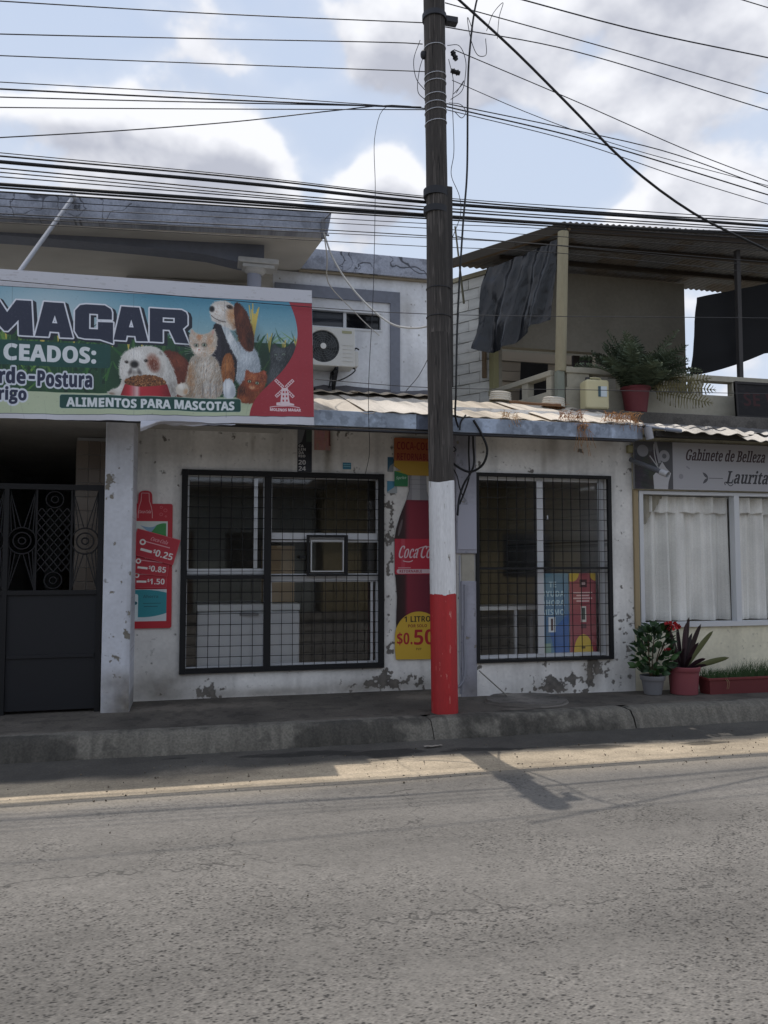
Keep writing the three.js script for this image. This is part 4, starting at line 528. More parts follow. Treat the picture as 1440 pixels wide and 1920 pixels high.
    // bulldog
    body([[233, 63], [246, 64], [257, 73], [263, 90], [261, 105], [242, 106], [236, 88]], '#5f2a1c', [['140,72,48', 247, 73, 9, 7, .4, .7], ['36,16,12', 257, 95, 8, 11, 0, .7], ['110,52,36', 246, 90, 7, 10, 0, .5]], [[249, 84, 15, 22, 460, ['150,84,58', '40,18,12', '100,48,32'], 2.6, .9]]);
    body([[224, 62], [234, 63], [242, 76], [247, 92], [247, 106], [230, 106], [223, 90]], '#b9b8b4', [['232,231,227', 233, 78, 7, 14, -.2, .8], ['120,114,108', 243, 98, 6, 10, 0, .7]], [[236, 86, 11, 22, 300, ['240,240,236', '140,134,128'], 2.4, 1.1]]);
    body([[199, 72], [205, 64], [218, 60], [231, 61], [237.5, 71], [236, 86], [228, 96], [212, 98], [203, 96], [198, 86]], '#cfcdc8', [['244,243,240', 212, 68, 9, 7, 0, .85], ['238,236,232', 203, 82, 5, 8, 0, .6], ['140,130,122', 214, 90, 12, 6, 0, .65], ['150,142,136', 233, 84, 5, 9, 0, .6], ['122,56,36', 226.5, 75, 7, 10, -.25, 1], ['96,40,26', 227, 78, 5, 7, -.25, .9], ['90,80,74', 211, 84, 8, 2.2, 0, .5], ['80,72,68', 234, 65, 3, 4, .6, .6]], [[217, 78, 19, 18, 520, ['250,250,247', '150,142,134', '190,184,176'], 1.7, 1.2]]);
    body([[201, 88], [199, 98], [190, 101], [189, 105], [202, 106], [208, 100]], '#c2beb7', [['240,238,234', 198, 98, 5, 5, 0, .7], ['110,84,66', 192, 104, 4, 2, 0, .7]]); soft('22,19,20', 210.8, 76.6, 4.8, 4.4, 0, 1); soft('22,19,20', 210.8, 77, 3.6, 3.2, 0, 1); soft('40,34,34', 207.4, 83, 2, 5, .3, .6); soft('40,34,34', 215, 83.4, 2, 5, -.4, .6); eye(204.3, 75, 1.15, '#3a2a22'); eye(220.4, 73.4, 1.2, '#3a2a22');
    soft('60,34,20', 220, 93, 19, 7.5, 0, 1); g.fillStyle = '#6a4226'; g.beginPath(); g.ellipse(220, 92.4, 17.4, 5.8, 0, 0, 7); g.fill(); for (let i = 0; i < 420; i++) { const t = r() * 6.28, k = Math.sqrt(r()); g.fillStyle = ['#8a5a33', '#6a4022', '#a4744a', '#3f2413', '#7a4c2a'][Math.floor(r() * 5)]; g.beginPath(); g.ellipse(220 + Math.cos(t) * 17 * k, 92 + Math.sin(t) * 5.8 * k, .75, .5, r() * 3, 0, 7); g.fill(); }
    q = g.createLinearGradient(199, 0, 242, 0); q.addColorStop(0, '#7d1a23'); q.addColorStop(.16, '#b32c37'); q.addColorStop(.27, '#c9868a'); q.addColorStop(.33, '#d3b4b4'); q.addColorStop(.4, '#b52b36'); q.addColorStop(.75, '#a3242f'); q.addColorStop(1, '#6a151d'); g.fillStyle = q; g.beginPath(); g.moveTo(203, 94.5); g.quadraticCurveTo(220, 99, 238, 93.5); g.lineTo(242, 106); g.lineTo(199, 106); g.fill();
    // sitting kitten in the middle
    body([[257, 68], [268, 64], [281, 67], [285, 84], [286, 106], [252, 106], [249, 100], [255, 90]], '#aaa194', [['168,116,72', 258, 86, 5, 16, 0, .8], ['238,236,230', 271, 78, 9, 13, 0, .85], ['214,216,218', 275, 96, 9, 10, 0, .7], ['120,112,104', 283, 92, 4, 14, 0, .55], ['110,84,58', 256, 101, 6, 6, 0, .6]], [[270, 86, 17, 21, 900, ['250,248,242', '120,112,104', '170,120,76', '90,84,80'], 3, D2, .9]]);
    body([[246, 95], [251, 91.5], [256, 94], [256, 102], [249, 104], [245.5, 100]], '#c9c2b6', [['242,240,234', 250, 95, 4, 4, 0, .8], ['170,120,76', 255, 100, 4, 4, 0, .7]]); for (const x of [268.5, 275, 280]) soft('96,90,86', x, 98, 1.1, 8, 0, .6);
    body([[258.6, 41], [262.5, 47], [273, 47], [279, 39.5], [281.5, 52], [279, 63], [270, 69], [261, 65], [256.6, 55]], '#bdb4a8', [['246,243,238', 264, 61, 6, 6, 0, .9], ['186,126,84', 275, 52, 4, 7, .2, .6], ['196,122,76', 266, 49, 3.4, 4.6, 0, .85], ['214,176,140', 277, 61, 4, 5, 0, .6], ['206,140,130', 277.6, 44.6, 1.4, 3, .2, .7], ['190,150,140', 259.8, 45, 1, 2.2, -.2, .6]], [[268, 55, 12, 13, 560, ['250,246,240', '196,140,96', '160,130,104'], 1.8, 1.4, 2]]); eye(263, 57, 1.5, '#9fb09a'); eye(270, 56.2, 1.6, '#9fb09a'); soft('190,110,104', 265.4, 60.8, 1.2, .8, 0, 1); g.strokeStyle = 'rgba(240,238,232,.7)'; g.lineWidth = .2; for (let k = 0; k < 8; k++) { g.beginPath(); g.moveTo(265.4 + (k % 2) * 3, 62); g.lineTo(253 + (k % 2) * 27, 58 + k * 1.3); g.stroke(); }
    // green plate with words
    g.fillStyle = '#17453f'; g.beginPath(); g.roundRect(150.5, 105, 151, 12, 2); g.fill(); g.strokeStyle = '#9fb0a4'; g.lineWidth = .4; g.stroke(); text('ALIMENTOS PARA MASCOTAS', 156, 114.9, 7.6, 140, '#d5dbdf', null, 0);
    // red corner with the mill
    g.fillStyle = '#9c2e3a'; g.beginPath(); g.moveTo(345, 11); g.bezierCurveTo(352, 24, 354, 38, 353, 45); g.bezierCurveTo(352, 58, 346, 70, 332, 85); g.bezierCurveTo(320, 97, 310, 106, 309, 121); g.lineTo(368, 121); g.lineTo(368, 11); g.fill();
    g.strokeStyle = '#dcc8cc'; g.fillStyle = '#dcc8cc'; g.lineWidth = .7; for (const [dx, dy] of [[-8, -7.5], [8, -8], [-7.5, 7.5], [8, 8]]) { g.save(); g.translate(340.6, 93.6); g.rotate(Math.atan2(dy, dx)); g.strokeRect(2, -1.1, 9, 2.2); for (let k = 0; k < 4; k++) { g.beginPath(); g.moveTo(3.5 + k * 2, -1.1); g.lineTo(3.5 + k * 2, 1.1); g.stroke(); } g.restore(); }
    g.beginPath(); g.moveTo(338, 93); g.lineTo(343.4, 93); g.lineTo(345, 107); g.lineTo(349, 108); g.lineTo(349, 109.6); g.lineTo(333, 109.6); g.lineTo(333, 107); g.lineTo(336.6, 106.5); g.fill(); g.fillStyle = '#a8303a'; for (const [x, y] of [[339, 96], [341.4, 96], [338.8, 100], [341.6, 100], [338.6, 104], [341.8, 104]]) g.fillRect(x, y, 1.3, 1.8); g.strokeStyle = '#dcc8cc'; g.beginPath(); g.moveTo(327, 111.6); g.quadraticCurveTo(340, 108.4, 354, 111.4); g.stroke(); text('MOLINOS MAGAR', 327, 115.2, 2.6, 28, '#dcc8cc', null, 0);
    g.restore(); g.strokeStyle = 'rgba(50,60,70,.8)'; g.lineWidth = .5; g.beginPath(); g.moveTo(0, 15.5); g.lineTo(W, 12.2); g.moveTo(0, 124.5); g.lineTo(W, 119.5); g.stroke(); g.strokeStyle = 'rgba(60,70,80,.45)'; g.lineWidth = .3; for (const x of [20, 112, 210, 288]) { g.beginPath(); g.moveTo(x, 14); g.lineTo(x + .6, 122); g.stroke(); }
    for (let i = 0; i < 5200; i++) { const v = r() > .5 ? 255 : 0; g.fillStyle = `rgba(${v},${v},${v},${r() * .07})`; g.fillRect(r() * W, 13 + r() * 108, .3 + r() * 1.2, .3 + r() * .9); } for (let i = 0; i < 60; i++) { g.strokeStyle = `rgba(70,74,80,${.05 + r() * .12})`; g.lineWidth = .2 + r() * .3; const x = r() * W, y = 13 + r() * 100; g.beginPath(); g.moveTo(x, y); g.lineTo(x + (r() - .5) * 14, y + 4 + r() * 22); g.stroke(); }
    for (let i = 0; i < 260; i++) { g.fillStyle = `rgba(90,84,74,${r() * .12})`; g.fillRect(r() * W, r() * 13, .4 + r() * 5, .3 + r() * 1.2); }
  });
  const b = thing('printed_banner', 'wide printed banner with dogs, cats and green and red lettering above the gate', 'banner', [0, 0, 0]);
  const top = (x) => 4.017 + (x - 1.035) * .0114, bot = (x) => 2.775 + (x - 1.07) * .017;
  P(b, 'printed_sheet', sheet(150, 40, (u, v) => { const x = lerp(lerp(-2.6, 1.065, u), lerp(-2.6, 1.035, u), v), y0 = bot(x) + (fbm(x * 6, 3, 3) - .5) * .018, y = lerp(y0, top(x), v); return [x, y, 1.152 + (fbm(x * 1.3, y * 2, 3) - .5) * .02 + Math.sin(x * 21 + y) * .0012 + Math.pow(1 - v, 8) * .012 * Math.sin(x * 9)]; }, .002), M(0xffffff, .5, { map: art }));
  P(b, 'backing_board', box(-2.58, 1.02, 2.83, 3.96, 1.085, 1.12), M(0x777a80, .7));
  for (const x of [-2.2, -.9, .4]) P(b, 'bracket', box(x, x + .04, 2.82, 2.92, 1.05, 1.086), mDark);
  P(b, 'torn_flap', sheet(24, 8, (u, v) => { const x = lerp(-.44, .36, u); return [x, 2.752 - (1 - v) * (.012 + .06 * Math.max(0, 1 - u * 6) + .03 * fbm(u * 14, 1, 3)) + u * .012, 1.166 + .03 * Math.sin((1 - v) * 2.4 + u * 5) + (fbm(u * 12, v * 3, 3) - .5) * .03]; }, .002), M(0xb9bac2, .6), 'loose torn strip along the lower edge');
  P(b, 'stay_tube', merge(rod([-1.47, 3.96, 1.1], [-1.12, 4.93, .54], .019, .019, 12), new THREE.SphereGeometry(.035, 12, 8).translate(-1.12, 4.93, .54)), M(0x9fa3ab, .5), 'pale tube bracing the banner to the roof slab');
}
// ---------------------------------------------------------------- price board, cards, bottle sign and small posters
{
  const put = (name, label, cat, shape, depth, W, H, ox, oy, draw, z, pos = [0, 0], rot = 0, rim = 0xb02030) => {
    const g = new THREE.ExtrudeGeometry(shape, { depth, bevelEnabled: false, curveSegments: 16 }), p = g.attributes.position, uv = g.attributes.uv; for (let i = 0; i < p.count; i++) uv.setXY(i, (p.getX(i) - ox) / W, (p.getY(i) - oy) / H);
    return { g, m: [M(0xffffff, .5, { map: draw }), M(rim, .6)] };
  };
  const rect = (x0, y0, x1, y1, r) => { const s = new THREE.Shape(); s.moveTo(x0 + r, y0); s.lineTo(x1 - r, y0); s.absarc(x1 - r, y0 + r, r, -Math.PI / 2, 0); s.lineTo(x1, y1 - r); s.absarc(x1 - r, y1 - r, r, 0, Math.PI / 2); s.lineTo(x0 + r, y1); s.absarc(x0 + r, y1 - r, r, Math.PI / 2, Math.PI); s.lineTo(x0, y0 + r); s.absarc(x0 + r, y0 + r, r, Math.PI, Math.PI * 1.5); return s; };
  const script = (g, s, x, y, h, w, c) => { g.save(); g.translate(x, y); g.font = `italic bold ${h}px serif`; const m = g.measureText(s).width; g.transform(w / m, 0, -.12, 1, 0, 0); g.fillStyle = c; g.fillText(s, 0, 0); g.restore(); };
  // red board behind the column's edge
  const bs = new THREE.Shape(); bs.moveTo(-.6, .88); bs.lineTo(-.21, .88); bs.quadraticCurveTo(-.185, .88, -.185, .905); bs.lineTo(-.19, 2.09); bs.quadraticCurveTo(-.19, 2.115, -.215, 2.115); bs.lineTo(-.385, 2.115); bs.lineTo(-.39, 2.2); bs.quadraticCurveTo(-.395, 2.245, -.45, 2.245); bs.quadraticCurveTo(-.515, 2.245, -.52, 2.2); bs.lineTo(-.525, 2.115); bs.lineTo(-.6, 2.115); bs.lineTo(-.6, .88);
  const bt = canvas(320, 1100, (g, w, h) => {
    const X = (x) => (x + .6) / .42 * w, Y = (y) => (2.245 - y) / 1.365 * h; g.fillStyle = '#b01f2e'; g.fillRect(0, 0, w, h);
    g.fillStyle = '#c9d0cc'; g.fillRect(0, Y(1.94), X(-.235), Y(1.72) - Y(1.94)); g.fillStyle = '#3a8a4a'; g.beginPath(); g.moveTo(X(-.4), Y(1.86)); g.quadraticCurveTo(X(-.32), Y(1.93), X(-.25), Y(1.92)); g.lineTo(X(-.25), Y(1.7)); g.lineTo(X(-.4), Y(1.8)); g.fill(); g.fillStyle = '#7fa3bd'; g.beginPath(); g.moveTo(X(-.5), Y(1.9)); g.quadraticCurveTo(X(-.4), Y(1.86), X(-.34), Y(1.9)); g.lineTo(X(-.4), Y(1.82)); g.fill();
    g.fillStyle = '#c3ccd0'; g.fillRect(0, Y(1.265), X(-.235), Y(.95) - Y(1.265)); g.fillStyle = '#2a8792'; g.beginPath(); g.moveTo(0, Y(1.25)); g.quadraticCurveTo(X(-.42), Y(1.28), X(-.235), Y(1.23)); g.lineTo(X(-.235), Y(1.03)); g.quadraticCurveTo(X(-.4), Y(.97), 0, Y(1.0)); g.fill(); g.fillStyle = '#cfdadc'; g.beginPath(); g.roundRect(X(-.565), Y(1.22), 45, Y(.96) - Y(1.22), 16); g.fill(); g.fillStyle = '#1e5a66'; g.beginPath(); g.arc(X(-.53), Y(1.13), 13, 0, 7); g.fill(); g.font = 'bold 34px sans-serif'; g.fillText('Ahorra', X(-.46), Y(1.18), 150); g.fillRect(X(-.46), Y(1.13), 130, 5); g.fillRect(X(-.45), Y(1.1), 100, 6);
    g.strokeStyle = '#d8b6b6'; g.lineWidth = 4; g.beginPath(); g.moveTo(X(-.49), Y(2.22)); g.lineTo(X(-.42), Y(2.22)); g.lineTo(X(-.415), Y(2.14)); g.quadraticCurveTo(X(-.38), Y(2.05), X(-.385), Y(1.97)); g.moveTo(X(-.49), Y(2.22)); g.lineTo(X(-.495), Y(2.14)); g.quadraticCurveTo(X(-.525), Y(2.05), X(-.52), Y(1.97)); g.stroke(); script(g, 'Coca-Cola', X(-.52), Y(2.02), 34, 92, '#d8b6b6');
    g.lineWidth = 3; g.strokeStyle = '#c96a70'; for (const [x, y, q] of [[-.3, 2.08, 9], [-.26, 2.05, 12], [-.3, 2.01, 11], [-.255, 1.99, 6]]) { g.beginPath(); g.arc(X(x), Y(y), q, 0, 7); g.stroke(); } });
  const bo = put('', '', '', bs, .018, .42, 1.365, -.6, .88, bt); const board = thing('price_board', 'red plastic price board with bottle-shaped top on the wall beside the column', 'sign', [0, 0, .004]); P(board, 'board_panel', bo.g, bo.m);
  const card = (label, x, y, w, h, rot, z, price, s = 1) => { const t = canvas(256, Math.round(256 * h / w), (g, W, H) => { g.fillStyle = '#ad2333'; g.fillRect(0, 0, W, H); g.strokeStyle = '#c9535c'; g.lineWidth = 3; g.strokeRect(2, 2, W - 4, H - 4); script(g, 'Coca-Cola', W * .34, H * .3, 30, W * .4, '#d39aa0'); g.fillStyle = '#d39aa0'; g.fillRect(W * .22, H * .38, W * .6, 6); g.fillStyle = '#dfe0dc'; g.beginPath(); g.arc(W * .2, H * .45, 18, 0, 7); g.fill(); g.fillStyle = '#ad2333'; g.beginPath(); g.arc(W * .2, H * .45, 9, 0, 7); g.fill(); g.fillStyle = '#dfe0dc'; g.fillRect(W * .2, H * .68, W * .26, 15); g.font = 'bold 54px sans-serif'; g.fillText(price, W * .54, H * .84, W * .42); g.font = 'bold 30px sans-serif'; g.fillText('$', W * .48, H * .74); });
    const c = put('', '', '', rect(-w / 2, -h / 2, w / 2, h / 2, .006), .004, w, h, -w / 2, -h / 2, t); const o = P(scene, 'price_card', c.g, c.m); o.position.set(x, y, z); o.rotation.z = rot; o.rotation.x = -.05; tag(o, label, 'card', 'red price cards on the board'); };
  card('red price card reading 1.50 at the bottom of the red board', -.415, 1.39, .36, .22, -.02, .024, '1.50'); card('tilted red price card reading 0.85 between two others', -.4, 1.52, .37, .22, -.12, .031, '0.85'); card('crooked red price card reading 0.25 overhanging the red board', -.35, 1.685, .43, .26, -.27, .04, '0.25');
  // tall bottle sign
  const cx = 2.372, bot2 = thing('bottle_sign', 'tall cola bottle cut-out sign with yellow header, half hidden by the pole', 'sign', [cx, 0, .006]);
  const half = [[.2, .52], [.235, .58], [.245, .9], [.235, 1.15], [.25, 1.36], [.262, 1.42], [.262, 1.78], [.24, 1.9], [.2, 2.03], [.13, 2.2], [.1, 2.3], [.092, 2.47]];
  const sh = new THREE.Shape(); sh.moveTo(-half[0][0], half[0][1]); for (const [x, y] of half.slice().slice(1)) sh.lineTo(-x, y); for (const [x, y] of half.slice().reverse()) sh.lineTo(x, y);
  const tb = canvas(340, 1280, (g, w, h) => { const X = (x) => (x + .265) / .53 * w, Y = (y) => (2.48 - y) / 1.97 * h; g.fillStyle = '#3b1016'; g.fillRect(0, 0, w, h); const q = g.createLinearGradient(0, 0, w, 0); q.addColorStop(0, '#1d1012'); q.addColorStop(.2, '#34141a'); q.addColorStop(.28, '#7d2034'); q.addColorStop(.7, '#6a1b30'); q.addColorStop(1, '#1d0f12'); g.fillStyle = q; g.fillRect(0, Y(2.2), w, h);
    g.fillStyle = '#8f1f33'; g.globalAlpha = .5; g.fillRect(X(-.1), Y(2.18), X(.12) - X(-.1), Y(1.78) - Y(2.18)); g.globalAlpha = 1; g.fillStyle = '#8f8f94'; g.fillRect(0, 0, w, Y(2.2)); g.fillStyle = '#a8a8ac'; g.fillRect(X(-.07), 0, X(.02) - X(-.07), Y(2.2)); g.strokeStyle = '#6b6b72'; g.lineWidth = 2; for (let k = 0; k < 3; k++) { g.beginPath(); g.moveTo(0, Y(2.42 - k * .05)); g.lineTo(w, Y(2.42 - k * .05)); g.stroke(); }
    g.fillStyle = '#8d8a8c'; g.globalAlpha = .55; g.beginPath(); g.ellipse(X(-.2), Y(1.9), 9, 60, .25, 0, 7); g.fill(); g.globalAlpha = 1; g.fillStyle = '#b3243a'; g.fillRect(0, Y(1.78), w, Y(1.4) - Y(1.78)); g.fillStyle = '#c96b78'; g.globalAlpha = .4; g.fillRect(X(-.19), Y(1.78), 26, Y(1.4) - Y(1.78)); g.globalAlpha = 1;
    script(g, 'Coca', 20, Y(1.575), 118, 145, '#d9c6cc'); script(g, 'Cola', 176, Y(1.575), 118, 145, '#d9c6cc'); g.strokeStyle = '#d9c6cc'; g.lineWidth = 6; g.beginPath(); g.moveTo(60, Y(1.545)); g.quadraticCurveTo(110, Y(1.52), 130, Y(1.55)); g.stroke(); g.beginPath(); g.moveTo(160, Y(1.66)); g.quadraticCurveTo(200, Y(1.72), 300, Y(1.68)); g.stroke();
    g.fillStyle = '#c88a94'; g.fillRect(26, Y(1.475), 90, 7); g.fillStyle = '#cdb9be'; g.beginPath(); g.roundRect(16, Y(1.455), 290, 30, 14); g.fill(); g.fillStyle = '#8f1f33'; g.font = 'bold 26px sans-serif'; g.fillText('RETORNABLE', 34, Y(1.455) + 24, 250); });
  const b1 = put('', '', '', sh, .012, .53, 1.97, -.265, .51, tb, 0, 0, 0, 0x2a0e12); P(bot2, 'bottle_panel', b1.g, b1.m);
  const th = canvas(400, 320, (g, w, h) => { g.fillStyle = '#b8922f'; g.fillRect(0, 0, w, h); g.fillStyle = '#a85f38'; g.fillRect(0, 0, w, h * .62); g.fillStyle = '#7d1f24'; g.font = 'bold 92px sans-serif'; g.save(); g.scale(.6, 1); g.fillText('COCA-COLA', 32, 100, 610); g.font = 'bold 80px sans-serif'; g.fillText('RETORNABLE', 32, 190, 610); g.restore(); });
  const hs = new THREE.Shape([[-.27, 2.56], [-.12, 2.465], [.12, 2.465], [.262, 2.56], [.262, 2.86], [.25, 2.87], [-.26, 2.87], [-.27, 2.86]].map((q) => new THREE.Vector2(...q))); const b2 = put('', '', '', hs, .008, .532, .405, -.27, 2.465, th, 0, 0, 0, 0x9a7a28); P(bot2, 'header_panel', b2.g.translate(0, 0, .014), b2.m);
  const ps = new THREE.Shape(); ps.moveTo(-.25, .5); ps.lineTo(.262, .49); ps.lineTo(.262, .75); ps.absarc(0, .74, .262, .04, Math.PI); ps.lineTo(-.262, .6); const tp = canvas(400, 400, (g, w, h) => { g.fillStyle = '#cda93a'; g.fillRect(0, 0, w, h); g.fillStyle = '#2b211a'; g.textAlign = 'center'; g.font = 'bold 62px sans-serif'; g.fillText('1 LITRO', 190, 92, 250); g.fillStyle = '#7d2a22'; g.font = 'bold 34px sans-serif'; g.fillText('POR SOLO', 190, 136, 190); g.fillStyle = '#a8222c'; g.font = 'bold 128px sans-serif'; g.fillText('$0.', 84, 270, 140); g.font = 'bold 168px sans-serif'; g.fillText('50', 246, 275, 190); g.fillStyle = '#7d5a22'; g.font = 'bold 26px sans-serif'; g.fillText('PVP', 200, 320); });
  const b3 = put('', '', '', ps, .006, .53, .53, -.265, .485, tp, 0, 0, 0, 0xa88a30); P(bot2, 'price_panel', b3.g.translate(0, 0, .014), b3.m);
  // small papers on the wall
  const flat = (name, label, cat, x0, x1, y0, y1, z, draw, w, h, group) => { const c = put('', '', '', rect(x0, y0, x1, y1, .003), .003, x1 - x0, y1 - y0, x0, y0, canvas(w, h, draw), 0, 0, 0, 0x8a8a8a); const o = P(scene, name, c.g, c.m); o.position.z = z; tag(o, label, cat, group); };
  flat('calendar', 'narrow black wall calendar above the large barred window', 'calendar', 1.062, 1.215, 2.474, 2.93, .003, (g, w, h) => { g.fillStyle = '#23252e'; g.fillRect(0, 0, w, h); g.fillStyle = '#6d7076'; g.beginPath(); g.moveTo(0, 0); g.lineTo(w * .55, 0); g.lineTo(w * .3, h * .3); g.lineTo(0, h * .38); g.fill(); g.fillStyle = '#3d4a44'; g.fillRect(w * .6, 0, w * .4, h * .3); g.fillStyle = '#c9cacc'; g.font = 'bold 36px sans-serif'; ['CA', 'LEN', 'DA', 'RIO'].forEach((s, i) => g.fillText(s, 8, h * .43 + i * 34)); g.font = 'bold 62px sans-serif'; g.fillText('20', 8, h * .43 + 175); g.fillText('24', 8, h * .43 + 238); }, 128, 440);
  flat('faded_poster', 'faded pink paper beside the black calendar', 'poster', 1.238, 1.41, 2.71, 2.95, .003, (g, w, h) => { g.fillStyle = '#a87a78'; g.fillRect(0, 0, w, h); const r = rng(6); for (let i = 0; i < 200; i++) { g.fillStyle = `rgba(${150 + r() * 60},${120 + r() * 40},${115 + r() * 40},.2)`; g.fillRect(r() * w, r() * h, r() * 30, r() * 60); } g.fillStyle = '#6b3c3e'; g.fillRect(w * .9, 0, w * .1, h * .8); }, 128, 180);
  flat('sticker', 'small blue sticker on the wall above the large window', 'sticker', 1.545, 1.635, 2.515, 2.585, .003, (g, w, h) => { g.fillStyle = '#3a7f9a'; g.fillRect(0, 0, w, h); g.fillStyle = '#7fb8c9'; g.fillRect(6, 14, w - 12, 8); g.fillRect(6, 32, w - 12, 8); g.fillStyle = '#1f4f66'; g.fillRect(0, 24, w, 4); }, 80, 64);
  flat('green_tag', 'green drink tag stuck over the neck of the bottle sign', 'tag', 2.105, 2.255, 2.345, 2.51, .022, (g, w, h) => { g.fillStyle = '#2a7d4e'; g.fillRect(0, 0, w, h); g.fillStyle = '#b3a83a'; g.beginPath(); g.moveTo(0, 0); g.lineTo(w, 0); g.lineTo(w, 40); g.fill(); g.save(); g.rotate(-.06); g.font = 'italic bold 40px sans-serif'; g.fillStyle = '#b9d6c4'; g.fillText('Sprite', 12, 92, 120); g.restore(); }, 150, 165);
  flat('poster_scrap', 'torn blue scrap of paper left of the yellow sign header', 'poster', 2.035, 2.1, 2.5, 2.66, .003, (g, w, h) => { g.fillStyle = '#2f5f7a'; g.fillRect(0, 0, w, h); g.fillStyle = '#8a8f92'; g.beginPath(); g.moveTo(0, h); g.lineTo(w, h); g.lineTo(w, h * .4); g.lineTo(w * .4, h * .6); g.fill(); }, 48, 110);
  flat('poster_scrap', 'torn pale blue scrap of paper below the green tag', 'poster', 2.03, 2.14, 2.27, 2.4, .003, (g, w, h) => { g.fillStyle = '#a9b3b8'; g.fillRect(0, 0, w, h); g.fillStyle = '#4f93b3'; g.beginPath(); g.moveTo(0, 0); g.lineTo(w * .9, 0); g.lineTo(w * .7, h * .5); g.lineTo(0, h * .9); g.fill(); }, 80, 96);
  // salon sign
  const sg = thing('salon_sign', 'grey salon sign with script lettering and a dark photo panel over the curtained window', 'sign', [4.65, 2.325, .56]);
  const ts = canvas(1400, 350, (g, w, h) => {
    const k = w / 2.1; g.fillStyle = '#a3a3a8'; g.fillRect(0, 0, w, h); const pw = .47 * k; g.fillStyle = '#4a4a4e'; g.fillRect(0, 0, pw, h); const r = rng(15);
    for (let i = 0; i < 40; i++) { g.fillStyle = `rgba(${20 + r() * 30},${20 + r() * 30},${24 + r() * 30},.5)`; g.beginPath(); g.ellipse(r() * pw * .6, h * (.3 + r() * .7), 20 + r() * 60, 14 + r() * 40, r() * 3, 0, 7); g.fill(); } g.fillStyle = '#7b7b80'; g.beginPath(); g.ellipse(pw * .22, h * .2, 46, 44, .3, 0, 7); g.fill(); g.fillStyle = '#909095'; g.beginPath(); g.arc(pw * .78, h * .3, 44, 0, 7); g.fill(); g.fillStyle = '#5a5a60'; g.beginPath(); g.arc(pw * .78, h * .3, 18, 0, 7); g.fill();
    g.strokeStyle = '#a0a0a2'; g.lineWidth = 9; g.beginPath(); g.moveTo(pw * .4, h * .3); g.lineTo(pw * .62, h * .55); g.moveTo(pw * .52, h * .05); g.quadraticCurveTo(pw * .5, h * .3, pw * .6, h * .5); g.stroke(); g.lineWidth = 22; g.strokeStyle = '#8d8d92'; g.beginPath(); g.moveTo(pw * .55, 0); g.lineTo(pw * .66, h * .45); g.stroke(); g.fillStyle = '#b0b0b4'; g.beginPath(); g.moveTo(pw * .5, h); g.lineTo(pw * .48, h * .72); g.lineTo(pw * .6, h * .6); g.lineTo(pw * .72, h * .42); g.lineTo(pw * .82, h * .55); g.lineTo(pw * .95, h * .66); g.lineTo(pw * .88, h * .85); g.lineTo(pw * .86, h); g.fill(); for (let i = 0; i < 60; i++) { g.strokeStyle = `rgba(10,10,12,.35)`; g.lineWidth = 2; const y = h * (.4 + r() * .6); g.beginPath(); g.moveTo(0, y); g.quadraticCurveTo(pw * .2, y - 40 * r(), pw * (.3 + r() * .2), y + 20); g.stroke(); }
    const scr = (s, x, y, hh, ww, c) => { g.save(); g.translate(x, y); g.font = `italic bold ${hh}px serif`; const m = g.measureText(s).width; g.transform(ww / m, 0, -.1, 1, 0, 0); g.fillStyle = c; g.fillText(s, 0, 0); g.lineWidth = 3; g.strokeStyle = c; g.strokeText(s, 0, 0); g.restore(); };
    const X = (m) => (m - 4.65) * k; scr('Gabinete de Belleza', X(5.27), h * .37, 112, X(6.3) - X(5.27), '#3a2a2e'); scr('Laurita', X(5.78), h * .84, 128, X(6.33) - X(5.78), '#2e2e33');
    g.strokeStyle = '#2e2e33'; g.lineWidth = 6; g.beginPath(); g.moveTo(X(5.78), h * .88); g.quadraticCurveTo(X(5.75), h * .8, X(5.8), h * .82); g.quadraticCurveTo(X(5.84), h * .95, X(5.88), h * .85); g.stroke();
    g.fillStyle = '#4a4a50'; for (const [a, s] of [[.75, -1], [-.75, 1]]) { g.save(); g.translate(X(5.56), h * .74); g.rotate(Math.PI + a); g.beginPath(); g.moveTo(0, 0); g.quadraticCurveTo(26, -22, 62, 0); g.quadraticCurveTo(26, 22, 0, 0); g.fill(); g.restore(); } g.fillRect(X(5.57), h * .735, X(5.75) - X(5.57), 4); g.fillStyle = '#8a8a90'; g.beginPath(); g.arc(X(5.22), h * .72, 19, 0, 7); g.fill(); g.save(); g.translate(X(5.31), h * .53); g.rotate(.6); g.fillRect(-16, -6, 32, 12); g.restore(); });
  const sgeo = new THREE.BoxGeometry(2.1, .52, .03).translate(1.05, .26, 0), sd = M(0x88888c, .6); P(sg, 'sign_panel', sgeo, [sd, sd, sd, sd, M(0xffffff, .55, { map: ts }), sd]); for (const x of [.3, 1.8]) P(sg, 'sign_bracket', box(x, x + .04, .1, .42, -.06, -.0155), mDark);
}
